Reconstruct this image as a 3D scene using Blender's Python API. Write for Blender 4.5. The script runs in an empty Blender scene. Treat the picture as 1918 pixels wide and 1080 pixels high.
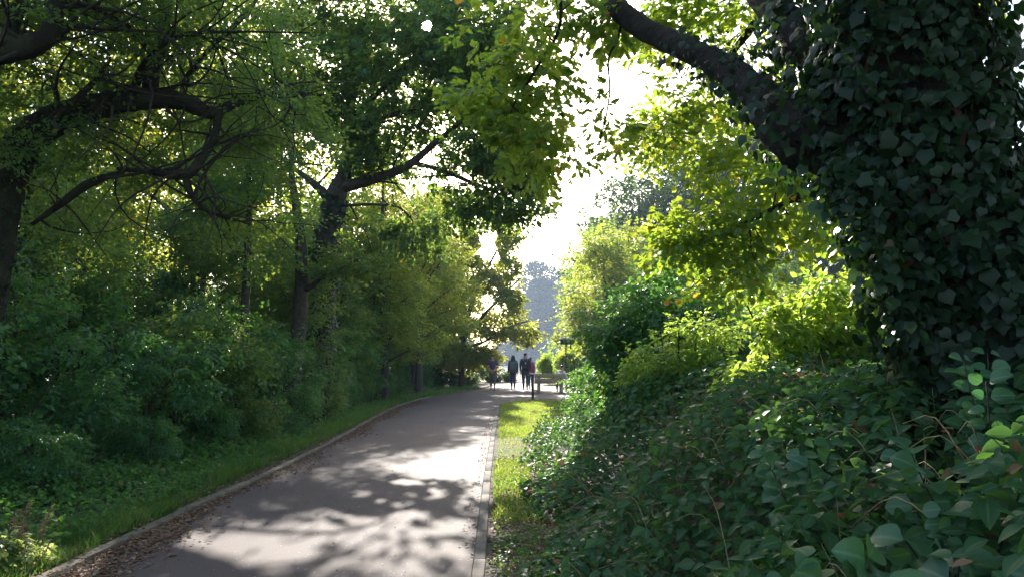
import bpy, bmesh, math, random
import numpy as np
from mathutils import Vector, Matrix

rng = np.random.default_rng(11)
random.seed(5)
SC = bpy.context.scene
COL = SC.collection
PI = math.pi

# ------------------------------------------------------------------ camera model
CAMZ, PITCH, FPX = 1.5, math.radians(5.2), 1449.0
CP, SP = math.cos(PITCH), math.sin(PITCH)

def P(px, py, Y):
    """the place in the wood seen at that spot of the photo, Y metres ahead"""
    u, w = (px - 959) / FPX, (540 - py) / FPX
    t = Y / (CP - w * SP)
    return np.array([u * t, Y, CAMZ + t * (SP + w * CP)])

def G(px, py):
    u, w = (px - 959) / FPX, (540 - py) / FPX
    t = -CAMZ / (SP + w * CP)
    return np.array([u * t, t * (CP - w * SP), 0.0])

def topx(p):
    """inverse of G for arrays of ground points"""
    f = p[:, 1] * CP + (p[:, 2] - CAMZ) * SP
    up = -p[:, 1] * SP + (p[:, 2] - CAMZ) * CP
    f = np.maximum(f, 1e-3)
    return 959 + FPX * p[:, 0] / f, 540 - FPX * up / f

_s = np.array([(800 - 959) / FPX, CP - (490 / FPX) * SP, SP + (490 / FPX) * CP])
SUN = _s / np.linalg.norm(_s)
SUN_EL = math.asin(SUN[2]); SUN_AZ = math.atan2(SUN[0], SUN[1])

# ------------------------------------------------------------------ terrain
def sst(a, b, x):
    t = np.clip((x - a) / (b - a), 0, 1)
    return t * t * (3 - 2 * t)

def wob(x, y, s=1.0):
    return (np.sin(x * 1.3 * s + 1.7) * np.cos(y * 1.1 * s + .4) + .5 * np.sin(x * 2.9 * s - y * 2.3 * s + 2.)
            + .25 * np.sin(x * 6.1 * s + y * 5.3 * s)) / 1.75

LE = [(-8., -3.3), (0, -3.1), (5.33, -3.09), (10, -3.3), (16, -3.35), (24, -3.55), (29.8, -3.27), (35.6, -2.2), (39.5, -1.47), (46, -.95)]
RE = [(-8., -.2), (0, -.24), (5.33, -.283), (9.5, -.355), (14.7, -.416), (25.6, -.512), (28.2, -.5)]
def left_edge(y):  return np.interp(y, [a for a, _ in LE], [b for _, b in LE])
def right_edge(y): return np.interp(y, [a for a, _ in RE], [b for _, b in RE])

def H(x, y):
    x = np.asarray(x, float); y = np.asarray(y, float)
    r = sst(.25, 2.6, x) * .62 * (1 - sst(9, 17, y)) + sst(2.2, 6, x) * .25 * (1 - sst(20, 28, y))
    l = sst(.5, 4.5, left_edge(y) - x) * .25 * (1 - sst(28, 40, y)) + sst(.4, 2, left_edge(y) - x) * .07 * wob(x, y)
    lake = -2.6 * sst(53.5, 60, y) * (1 - sst(300, 330, y))
    z = r + l * (x < -2) + lake
    return z

# ------------------------------------------------------------------ object helpers
def tag(o, label=None, cat=None, group=None, kind=None):
    if label: o['label'] = label
    if cat: o['category'] = cat
    if group: o['group'] = group
    if kind: o['kind'] = kind
    return o

def thing(name, label, cat, loc=(0, 0, 0), group=None):
    o = bpy.data.objects.new(name, None); COL.objects.link(o)
    o.location = loc; o.empty_display_size = .2
    return tag(o, label, cat, group)

class MB:
    def __init__(s): s.V = []; s.F = []; s.n = 0; s.A = {}
    def add(s, V, *F):
        V = np.asarray(V, float)
        for f in F: s.F.append(np.asarray(f, np.int64) + s.n)
        s.V.append(V); s.n += len(V)
    def box(s, x0, x1, y0, y1, z0, z1, R=None, t=None):
        v = np.array([[x, y, z] for z in (z0, z1) for x, y in ((x0, y0), (x1, y0), (x1, y1), (x0, y1))], float)
        if R is not None: v = v @ np.asarray(R).T
        if t is not None: v = v + np.asarray(t)
        s.add(v, [[3, 2, 1, 0], [4, 5, 6, 7], [0, 1, 5, 4], [1, 2, 6, 5], [2, 3, 7, 6], [3, 0, 4, 7]])
    def tube(s, P_, R_, k=6, cap=True, lump=0.0):
        P_ = np.asarray(P_, float); n = len(P_)
        R_ = np.broadcast_to(np.asarray(R_, float), (n,))
        T = np.gradient(P_, axis=0); T /= np.linalg.norm(T, axis=1)[:, None] + 1e-9
        a = np.array([0, 0, 1.]) if abs(T[0][2]) < .9 else np.array([1., 0, 0])
        X = a - T * (T @ a)[:, None]; X /= np.linalg.norm(X, axis=1)[:, None] + 1e-9
        Y = np.cross(T, X)
        an = np.arange(k) * 2 * PI / k
        rr = R_[:, None]
        if lump: rr = rr * (1 + lump * rng.standard_normal((n, k)))
        V = P_[:, None] + rr[..., None] * (np.cos(an)[None, :, None] * X[:, None] + np.sin(an)[None, :, None] * Y[:, None])
        V = V.reshape(-1, 3)
        i = np.arange(n - 1)[:, None] * k; j = np.arange(k)[None]
        j2 = (j + 1) % k
        F = np.stack([i + j, i + j2, i + k + j2, i + k + j], -1).reshape(-1, 4)
        if cap:
            V = np.vstack([V, P_[:1], P_[-1:]])
            jj = np.arange(k); b = (n - 1) * k
            c0 = np.stack([(jj + 1) % k, jj, np.full(k, n * k)], -1)
            c1 = np.stack([b + jj, b + (jj + 1) % k, np.full(k, n * k + 1)], -1)
            s.add(V, F); off = s.n - len(V)
            s.F.append(c0 + off); s.F.append(c1 + off)
        else: s.add(V, F)
    def lathe(s, prof, k=12, sx=1., sy=1., t=(0, 0, 0)):
        prof = np.asarray(prof, float); n = len(prof)
        an = np.arange(k) * 2 * PI / k
        V = np.stack([prof[:, :1] * np.cos(an) * sx, prof[:, :1] * np.sin(an) * sy, np.repeat(prof[:, 1:2], k, 1)], -1).reshape(-1, 3) + np.asarray(t)
        i = np.arange(n - 1)[:, None] * k; j = np.arange(k)[None]; j2 = (j + 1) % k
        s.add(V, np.stack([i + j, i + j2, i + k + j2, i + k + j], -1).reshape(-1, 4))
    def mesh(s, name, smooth=False):
        me = bpy.data.meshes.new(name)
        V = np.vstack(s.V) if s.V else np.zeros((0, 3))
        me.vertices.add(len(V)); me.vertices.foreach_set('co', V.astype(np.float32).ravel())
        if s.F:
            L = np.concatenate([f.ravel() for f in s.F]).astype(np.int32)
            cnt = np.concatenate([np.full(len(f), f.shape[1]) for f in s.F])
            st = np.concatenate([[0], np.cumsum(cnt)[:-1]]).astype(np.int32)
            me.loops.add(len(L)); me.loops.foreach_set('vertex_index', L)
            me.polygons.add(len(cnt)); me.polygons.foreach_set('loop_start', st)
            if smooth: me.polygons.foreach_set('use_smooth', np.ones(len(cnt), bool))
        me.update(calc_edges=True)
        if s.A:
            a = np.zeros(s.n, np.float32)
            for k, v in s.A.items(): a[k:k + len(v)] = v
            me.attributes.new('vein', 'FLOAT', 'POINT').data.foreach_set('value', a)
        return me
    def build(s, name, mat, parent=None, smooth=False, loc=None):
        me = s.mesh(name, smooth); me.materials.append(mat)
        o = bpy.data.objects.new(name, me); COL.objects.link(o)
        if parent is not None: o.parent = parent
        if loc is not None: o.location = loc
        return o

def bevel(o, w, seg=2):
    m = o.modifiers.new('bevel', 'BEVEL'); m.width = w; m.segments = seg; m.limit_method = 'ANGLE'
    return o

def copy_tree(o, parent=None):
    c = o.copy(); COL.objects.link(c)
    if parent is not None: c.parent = parent
    for ch in list(o.children): copy_tree(ch, c)
    return c

# ------------------------------------------------------------------ materials
def newmat(name):
    m = bpy.data.materials.new(name); m.use_nodes = True
    nt = m.node_tree; nt.nodes.clear()
    return m, nt, nt.nodes.new, nt.links.new

def mixc(N, L, fac, a, b):
    n = N('ShaderNodeMix'); n.data_type = 'RGBA'
    if isinstance(fac, (int, float)): n.inputs[0].default_value = fac
    else: L(fac, n.inputs[0])
    for s, v in ((6, a), (7, b)):
        if isinstance(v, tuple): n.inputs[s].default_value = (*v, 1)
        else: L(v, n.inputs[s])
    return n.outputs[2]

def noise(N, L, scale, detail=4, rough=.55, coord='Object'):
    tc = N('ShaderNodeTexCoord'); n = N('ShaderNodeTexNoise')
    n.inputs['Scale'].default_value = scale; n.inputs['Detail'].default_value = detail; n.inputs['Roughness'].default_value = rough
    L(tc.outputs[coord], n.inputs['Vector']); return n.outputs['Fac']

def ramp(N, L, fac, a, b):
    n = N('ShaderNodeMapRange'); n.inputs[1].default_value = a; n.inputs[2].default_value = b
    L(fac, n.inputs[0]); return n.outputs[0]

def leaf_mat(name, c1, c2, t1, t2, rough=.45, spec=.4, tfac=.5, odd=None, oddp=.02, rib=None):
    """reflecting face c1..c2, light passing through t1..t2, a little different leaf by leaf"""
    m, nt, N, L = newmat(name)
    isl = N('ShaderNodeNewGeometry').outputs['Random Per Island']
    ns = noise(N, L, .9, 2)
    f = N('ShaderNodeMath'); f.operation = 'MULTIPLY_ADD'; L(isl, f.inputs[0]); f.inputs[1].default_value = .65
    sc = N('ShaderNodeMath'); sc.operation = 'MULTIPLY_ADD'; L(ns, sc.inputs[0]); sc.inputs[1].default_value = 1.2; sc.inputs[2].default_value = -.43
    L(sc.outputs[0], f.inputs[2]); f.use_clamp = True
    col = mixc(N, L, f.outputs[0], c1, c2); tr = mixc(N, L, f.outputs[0], t1, t2)
    if odd:
        w = N('ShaderNodeMath'); w.operation = 'MULTIPLY'; L(isl, w.inputs[0]); w.inputs[1].default_value = 37.17
        fr = N('ShaderNodeMath'); fr.operation = 'FRACT'; L(w.outputs[0], fr.inputs[0])
        lt = N('ShaderNodeMath'); lt.operation = 'LESS_THAN'; L(fr.outputs[0], lt.inputs[0]); lt.inputs[1].default_value = oddp
        col = mixc(N, L, lt.outputs[0], col, tuple(x * .5 for x in odd)); tr = mixc(N, L, lt.outputs[0], tr, odd)
    if rib:
        at = N('ShaderNodeAttribute'); at.attribute_name = 'vein'
        col = mixc(N, L, ramp(N, L, at.outputs['Fac'], .84, .97), col, rib)
        sp = ramp(N, L, noise(N, L, 90, 3), .60, .68)
        spm = N('ShaderNodeMath'); spm.operation = 'MULTIPLY'; L(sp, spm.inputs[0]); spm.inputs[1].default_value = .6
        col = mixc(N, L, spm.outputs[0], col, (.07, .055, .02))
    p = N('ShaderNodeBsdfPrincipled'); L(col, p.inputs['Base Color']); p.inputs['Roughness'].default_value = rough
    p.inputs['Specular IOR Level'].default_value = spec
    t = N('ShaderNodeBsdfTranslucent'); L(tr, t.inputs['Color'])
    x = N('ShaderNodeMixShader'); x.inputs[0].default_value = tfac
    L(p.outputs[0], x.inputs[1]); L(t.outputs[0], x.inputs[2])
    o = N('ShaderNodeOutputMaterial'); L(x.outputs[0], o.inputs['Surface'])
    return m

def surf_mat(name, c1, c2, scale=8, rough=.85, bump=.3, bscale=40, detail=5, spec=.3, lo=.35, hi=.65):
    m, nt, N, L = newmat(name)
    col = mixc(N, L, ramp(N, L, noise(N, L, scale, detail), lo, hi), c1, c2)
    p = N('ShaderNodeBsdfPrincipled'); L(col, p.inputs['Base Color']); p.inputs['Roughness'].default_value = rough
    p.inputs['Specular IOR Level'].default_value = spec
    if bump:
        b = N('ShaderNodeBump'); b.inputs['Strength'].default_value = bump; b.inputs['Distance'].default_value = .02
        L(noise(N, L, bscale, 4), b.inputs['Height']); L(b.outputs[0], p.inputs['Normal'])
    o = N('ShaderNodeOutputMaterial'); L(p.outputs[0], o.inputs['Surface'])
    return m

M = {}
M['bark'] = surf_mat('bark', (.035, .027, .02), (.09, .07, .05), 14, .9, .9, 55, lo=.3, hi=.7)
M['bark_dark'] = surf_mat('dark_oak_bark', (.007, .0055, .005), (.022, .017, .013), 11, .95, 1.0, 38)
M['bark_mossy'] = surf_mat('mossy_bark', (.020, .017, .013), (.04, .042, .022), 6, .95, .9, 45)
M['twig'] = surf_mat('twig_bark', (.022, .017, .013), (.045, .034, .025), 20, .9, 0)
M['dry_stem'] = surf_mat('dry_stem', (.16, .11, .06), (.30, .21, .13), 20, .9, 0)
M['oak'] = leaf_mat('oak_leaf', (.035, .10, .028), (.075, .15, .03), (.28, .48, .035), (.66, .72, .06), .42, .4, .52, (.75, .40, .05), .012)
M['shaded_oak'] = leaf_mat('shaded_oak_leaf', (.03, .085, .032), (.06, .12, .04), (.14, .30, .05), (.36, .46, .06), .42, .4, .48, (.7, .42, .05), .008)  # forked oak leaf, its shade put into the colour and translucency
M['beech'] = leaf_mat('small_green_leaf', (.03, .10, .035), (.06, .14, .04), (.17, .34, .04), (.42, .48, .06), .42, .4, .5, (.6, .45, .06), .008)
M['dark'] = leaf_mat('dark_shrub_leaf', (.022, .09, .035), (.05, .14, .045), (.10, .33, .04), (.30, .50, .06), .38, .5, .45, (.5, .35, .06), .006)
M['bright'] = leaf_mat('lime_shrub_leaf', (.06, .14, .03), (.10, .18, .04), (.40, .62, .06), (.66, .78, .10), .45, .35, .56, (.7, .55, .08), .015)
M['far'] = leaf_mat('far_leaf', (.035, .10, .035), (.07, .14, .04), (.22, .42, .05), (.48, .58, .08), .55, .25, .5)
M['sunny'] = leaf_mat('sunlit_leaf', (.055, .125, .03), (.10, .16, .035), (.42, .53, .05), (.72, .67, .08), .5, .25, .56, (.7, .45, .06), .012)  # sunlit yellow brightness mixed into the leaf colour
M['yellow'] = leaf_mat('yellowing_leaf', (.08, .13, .03), (.13, .16, .04), (.40, .52, .06), (.60, .64, .09), .5, .3, .52, (.7, .5, .06), .012)
M['bluegreen'] = leaf_mat('blue_green_leaf', (.03, .075, .04), (.05, .10, .045), (.09, .19, .05), (.2, .28, .06), .55, .25, .42)
M['wood'] = leaf_mat('distant_wood_leaf', (.018, .036, .022), (.032, .055, .028), (.04, .08, .03), (.08, .12, .04), .7, .15, .3)
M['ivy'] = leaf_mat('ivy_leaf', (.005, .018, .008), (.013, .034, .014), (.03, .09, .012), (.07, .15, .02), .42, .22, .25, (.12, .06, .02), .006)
M['bramble'] = leaf_mat('bramble_leaf', (.022, .075, .032), (.05, .115, .045), (.07, .22, .035), (.19, .35, .05), .5, .22, .38, (.30, .15, .06), .014, (.10, .17, .085))
M['broad'] = leaf_mat('broad_round_leaf', (.022, .085, .042), (.048, .125, .05), (.06, .22, .045), (.18, .36, .06), .42, .45, .32, (.40, .30, .08), .0, (.10, .19, .09))
M['weed'] = leaf_mat('verge_weed_leaf', (.03, .10, .022), (.06, .15, .03), (.12, .34, .03), (.26, .46, .05), .45, .35, .48, (.4, .3, .1), .02)
M['pale'] = leaf_mat('pale_weed_leaf', (.11, .17, .05), (.20, .23, .09), (.45, .55, .12), (.65, .68, .2), .5, .35, .5)
M['grass'] = leaf_mat('grass_blade', (.03, .085, .02), (.06, .12, .03), (.10, .28, .03), (.26, .38, .05), .5, .3, .5, (.4, .34, .14), .04)
M['lawn'] = leaf_mat('lawn_blade', (.06, .13, .025), (.12, .18, .04), (.28, .50, .03), (.58, .62, .07), .5, .3, .5, (.6, .5, .2), .06)
M['litter'] = leaf_mat('dead_leaf', (.13, .06, .035), (.30, .17, .10), (.15, .07, .03), (.32, .18, .08), .7, .25, .25, (.55, .45, .32), .1)

def ground_mat():
    m, nt, N, L = newmat('woodland_soil')
    a = mixc(N, L, ramp(N, L, noise(N, L, 3., 6), .35, .65), (.035, .025, .016), (.11, .07, .042))
    a = mixc(N, L, ramp(N, L, noise(N, L, .6, 4), .45, .65), a, (.03, .05, .016))
    p = N('ShaderNodeBsdfPrincipled'); L(a, p.inputs['Base Color']); p.inputs['Roughness'].default_value = .95
    b = N('ShaderNodeBump'); b.inputs['Strength'].default_value = .8; b.inputs['Distance'].default_value = .04
    L(noise(N, L, 22, 5), b.inputs['Height']); L(b.outputs[0], p.inputs['Normal'])
    o = N('ShaderNodeOutputMaterial'); L(p.outputs[0], o.inputs['Surface']); return m

def path_mat():
    m, nt, N, L = newmat('worn_asphalt')
    a = mixc(N, L, ramp(N, L, noise(N, L, 1.1, 5), .3, .7), (.090, .060, .055), (.122, .082, .068))
    a = mixc(N, L, ramp(N, L, noise(N, L, 130, 3), .38, .68), mixc(N, L, .45, a, (.035, .03, .033)), a)
    tc = N('ShaderNodeTexCoord'); v = N('ShaderNodeTexVoronoi'); v.inputs['Scale'].default_value = 34
    L(tc.outputs['Object'], v.inputs['Vector'])
    rnd = N('ShaderNodeSeparateColor'); L(v.outputs['Color'], rnd.inputs[0])
    g = N('ShaderNodeMath'); g.operation = 'GREATER_THAN'; L(rnd.outputs[0], g.inputs[0]); g.inputs[1].default_value = .93
    d = N('ShaderNodeMath'); d.operation = 'LESS_THAN'; L(v.outputs['Distance'], d.inputs[0]); d.inputs[1].default_value = .25
    k = N('ShaderNodeMath'); k.operation = 'MULTIPLY'; L(g.outputs[0], k.inputs[0]); L(d.outputs[0], k.inputs[1])
    a = mixc(N, L, k.outputs[0], a, (.26, .235, .215))
    p = N('ShaderNodeBsdfPrincipled'); L(a, p.inputs['Base Color']); p.inputs['Roughness'].default_value = .8
    p.inputs['Specular IOR Level'].default_value = .3
    b = N('ShaderNodeBump'); b.inputs['Strength'].default_value = .45; b.inputs['Distance'].default_value = .006
    L(noise(N, L, 150, 3), b.inputs['Height']); L(b.outputs[0], p.inputs['Normal'])
    o = N('ShaderNodeOutputMaterial'); L(p.outputs[0], o.inputs['Surface']); return m

def lake_mat():
    m, nt, N, L = newmat('lake_water')
    p = N('ShaderNodeBsdfPrincipled'); p.inputs['Base Color'].default_value = (.03, .045, .05, 1)
    p.inputs['Roughness'].default_value = .12; p.inputs['IOR'].default_value = 1.33
    b = N('ShaderNodeBump'); b.inputs['Strength'].default_value = .5; b.inputs['Distance'].default_value = .12
    L(noise(N, L, 1.6, 4), b.inputs['Height']); L(b.outputs[0], p.inputs['Normal'])
    o = N('ShaderNodeOutputMaterial'); L(p.outputs[0], o.inputs['Surface']); return m

M['soil'] = ground_mat(); M['path'] = path_mat(); M['lake'] = lake_mat()
M['concrete'] = surf_mat('kerb_concrete', (.10, .082, .068), (.17, .14, .115), 5, .9, .35, 90)
M['timber_edge'] = surf_mat('timber_edging', (.10, .078, .055), (.19, .15, .105), 9, .9, .5, 70)
M['bench_wood'] = surf_mat('weathered_bench_wood', (.24, .17, .09), (.38, .28, .15), 11, .8, .4, 60)
M['dark_metal'] = surf_mat('dark_post_paint', (.018, .017, .016), (.03, .028, .026), 20, .5, .1, 80)
M['pale_cap'] = surf_mat('pale_cap', (.42, .42, .45), (.5, .5, .52), 20, .6, .1, 60)
def flat(name, c, rough=.85): return surf_mat(name, tuple(x * .85 for x in c), tuple(min(1, x * 1.12) for x in c), 25, rough, .15, 120)

# ------------------------------------------------------------------ leaves and sprays
def strip_leaf(widths, fold=.35, curl=.12, ys=None):
    """a leaf of length 1 along +Y: midrib and two edges"""
    n = len(widths); w = np.array(widths, float)
    y = np.linspace(0, 1, n) if ys is None else np.array(ys, float)
    z = -curl * y * y * 1.0
    mid = np.stack([np.zeros(n), y, z], 1)
    V = [mid]
    for s in (-1, 1):
        V.append(np.stack([s * w * math.cos(fold), y + (0 if n < 4 else .03 * np.sin(np.arange(n) * 2)), z + w * math.sin(fold)], 1))
    V = np.vstack(V); F = []
    for i in range(n - 1):
        F.append([i, i + 1, n + i + 1, n + i]); F.append([i + 1, i, 2 * n + i, 2 * n + i + 1])
    return V, np.array(F)

LEAF = {
    'rhomb': (np.array([[0, 0, 0], [.36, .45, .1], [0, 1, -.06], [-.36, .5, .1]], float), np.array([[0, 1, 2, 3]])),
    'oval': (np.array([[0, 0, 0], [-.30, .35, .10], [-.24, .72, .06], [0, 1, -.1], [.24, .72, .06], [.30, .35, .10]], float),
             np.array([[0, 3, 2, 1], [0, 5, 4, 3]])),
    'ovate': strip_leaf([.03, .26, .33, .27, .13, .0], .32, .18),
    'round': strip_leaf([.05, .34, .46, .48, .38, .2, .0], .30, .26, [0, .1, .28, .5, .73, .91, 1]),
    'oak': strip_leaf([.03, .15, .10, .27, .16, .36, .22, .30, .12, .0], .25, .15, [0, .14, .24, .36, .46, .6, .7, .83, .93, 1]),
    'ivy': (np.array([[0, .32, .04], [0, 0, 0], [.32, -.10, .0], [.47, .14, .02], [.55, .40, -.05], [.34, .62, .03], [0, 1.0, -.12],
                      [-.34, .62, .03], [-.55, .40, -.05], [-.47, .14, .02], [-.32, -.10, .0]], float),
            np.array([[0, 1, 2, 3], [0, 3, 4, 5], [0, 5, 6, 7], [0, 7, 8, 9], [0, 9, 10, 1]])),
}

def vein(mb, kind, n):
    """the midrib of each leaf about to be added"""
    nv = len(LEAF[kind][0]); a = np.zeros(nv, np.float32)
    if kind in ('ovate', 'round', 'oak'): a[:nv // 3] = 1
    mb.A[mb.n] = np.tile(a, n)

def rand_rot(n, Y, Z):
    """frames (n,3,3) with columns X,Y,Z from wanted Y and approximate Z"""
    Y = Y / (np.linalg.norm(Y, axis=-1, keepdims=True) + 1e-9)
    X = np.cross(Y, Z); X /= np.linalg.norm(X, axis=-1, keepdims=True) + 1e-9
    Z = np.cross(X, Y)
    return np.stack([X, Y, Z], -1)

def put_leaves(kind, pos, Y, Z, size):
    """leaf vertices (n, V, 3)"""
    V, F = LEAF[kind]
    R = rand_rot(len(pos), Y, Z)
    return np.einsum('nij,vj->nvi', R, V) * np.asarray(size)[:, None, None] + pos[:, None]

def spray_template(kind, n, L, size, r, spread=.5, tilt=.45):
    t = r.uniform(.08, 1, n) ** .85
    side = np.where(np.arange(n) % 2, 1, -1) * 1.0
    lat = side * r.uniform(.0, spread, n) * L * (1.05 - .75 * t)
    pos = np.stack([lat, t * L, -.12 * t * t * L + r.normal(0, .035 * L, n)], 1)
    Y = np.stack([side * r.uniform(.3, 1.1, n), r.uniform(.25, 1.1, n), r.normal(-.25, .3, n)], 1)
    Z = np.stack([r.normal(0, tilt, n), r.normal(0, tilt, n), np.ones(n)], 1)
    return put_leaves(kind, pos, Y, Z, size * r.uniform(.65, 1.2, n))

def leaf_mesh(mb, kind, sprays, n=20, L=.55, size=.07, keep=None, nt=7, spread=.5, tilt=.45, loc=(0, 0, 0)):
    """sprays: (S,6) position, direction.  keep(points) -> mask of leaves that stay"""
    S = np.asarray(sprays)
    if not len(S): return
    F = LEAF[kind][1]; nv = len(LEAF[kind][0])
    which = rng.integers(0, nt, len(S))
    for k in range(nt):
        s = S[which == k]
        if not len(s): continue
        T = spray_template(kind, n, L, size, rng, spread, tilt)
        roll = np.stack([rng.normal(0, .35, len(s)), rng.normal(0, .35, len(s)), np.ones(len(s))], 1)
        R = rand_rot(len(s), s[:, 3:], roll)
        sc = rng.uniform(.75, 1.25, len(s))
        W = np.einsum('sij,lvj->slvi', R, T) * sc[:, None, None, None] + s[:, None, None, :3]
        W = W.reshape(-1, nv, 3)
        if keep is not None: W = W[keep(W.mean(1))]
        if not len(W): continue
        nl = len(W)
        mb.add(W.reshape(-1, 3) - np.asarray(loc), (F[None] + (np.arange(nl) * nv)[:, None, None]).reshape(-1, F.shape[1]))

# sunlit patches where the photo shows them on the path, kerb and lawn (photo pixels: centre, radii)
PATCH = np.array([
    (640, 990, 150, 27), (790, 985, 95, 30), (840, 1030, 45, 22), (480, 1038, 115, 24), (690, 1010, 70, 20), (740, 1076, 45, 16), (560, 1072, 50, 10),
    (810, 926, 30, 15), (668, 928, 26, 10), (516, 952, 34, 8), (540, 902, 32, 6), (650, 890, 70, 9), (600, 965, 45, 12),
    (850, 893, 70, 8), (880, 945, 28, 26), (740, 945, 50, 9), (760, 905, 40, 7), (480, 985, 40, 7),
    (890, 870, 40, 5), (760, 866, 60, 5), (690, 850, 30, 4), (830, 846, 60, 5), (900, 830, 36, 7), (760, 822, 50, 4), (850, 806, 60, 4),
    (800, 785, 60, 3), (890, 782, 46, 5), (840, 764, 70, 3), (780, 758, 30, 2), (900, 752, 40, 3), (860, 742, 60, 2.5), (950, 741, 60, 2.5), (900, 736, 30, 1.5),
    (1000, 727, 90, 3), (985, 790, 62, 34), (960, 830, 40, 16), (1010, 760, 60, 10), (925, 905, 22, 22), (935, 985, 30, 34), (930, 1060, 40, 18),
    (-30, 1090, 150, 95), (-120, 1160, 160, 80), (330, 770, 20, 10), (120, 700, 30, 14), (230, 560, 30, 14)], float)

def in_patch(px, py, grow=1.0):
    m = np.zeros(len(px), bool)
    jx = 10 * np.sin(px * .061 + py * .11) + 7 * np.sin(px * .023 - py * .31)
    for cx, cy, rx, ry in PATCH:
        m |= (((px + jx * rx / 60 - cx) / (rx * grow)) ** 2 + ((py + jx * .5 * ry / 40 - cy) / (ry * grow)) ** 2) < 1
    return m

def keep_gaps(p):
    """gaps in the canopy: False for leaves that stand between the sun and a place the sun reaches"""
    t = p[:, 2] / SUN[2]
    g = p - SUN[None] * t[:, None]
    ok = (g[:, 1] > 3.5) & (g[:, 1] < 60)
    px, py = topx(np.where(ok[:, None], g, [0, 10, 0]))
    cut = ok & in_patch(px, py, .86) & ((wob(px * .03, py * .09) > -.35) | (px < 150))
    # the lime shrub, the oak's low spray and the yellow trees by the lake
    for (Yd, x0, x1, z0, z1) in ((6.9, 1.9, 3.8, .9, 2.6), (6.4, 1.1, 2.7, 1.9, 3.6), (8.2, 1.1, 3.3, 2.9, 5.5)):
        q = p - SUN[None] * ((p[:, 1] - Yd) / SUN[1])[:, None]
        cut |= (p[:, 1] > 10.3) & (q[:, 0] > x0) & (q[:, 0] < x1) & (q[:, 2] > z0) & (q[:, 2] < z1) & (wob(q[:, 0] * 3, q[:, 2] * 3) > -.55)
    # a hole round the sun as the walker with the camera sees it
    d = p - np.array([0, 0, CAMZ]); al = d @ SUN
    off = np.linalg.norm(d - al[:, None] * SUN, axis=1)
    cut |= (al > 0) & (off < (.0066 + .0022 * wob(p[:, 0] * 9, p[:, 2] * 9)) * al + .006)
    return ~cut

# ------------------------------------------------------------------ trees
def smooth_line(pts, n=6):
    p = np.array(pts, float)
    if len(p) < 3: 
        return np.array([p[0] + (p[-1] - p[0]) * t for t in np.linspace(0, 1, n)])
    q = np.vstack([2 * p[0] - p[1], p, 2 * p[-1] - p[-2]])
    out = []
    for i in range(1, len(q) - 2):
        for t in np.linspace(0, 1, n, endpoint=False):
            a, b, c, d = q[i - 1], q[i], q[i + 1], q[i + 2]
            out.append(.5 * (2 * b + (c - a) * t + (2 * a - 5 * b + 4 * c - d) * t * t + (3 * b - a - 3 * c + d) * t ** 3))
    out.append(p[-1]); return np.array(out)

def in_blobs(blobs, n, vexp=.6):
    """points in the outer part of lumpy ellipsoids"""
    B = np.array(blobs, float); vol = np.prod(B[:, 3:6], 1) ** vexp
    k = rng.choice(len(B), n, p=vol / vol.sum())
    d = rng.standard_normal((n, 3)); d /= np.linalg.norm(d, axis=1)[:, None]
    r = rng.uniform(.12, 1, n) ** .45
    return B[k, :3] + d * r[:, None] * B[k, 3:6]

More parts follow.
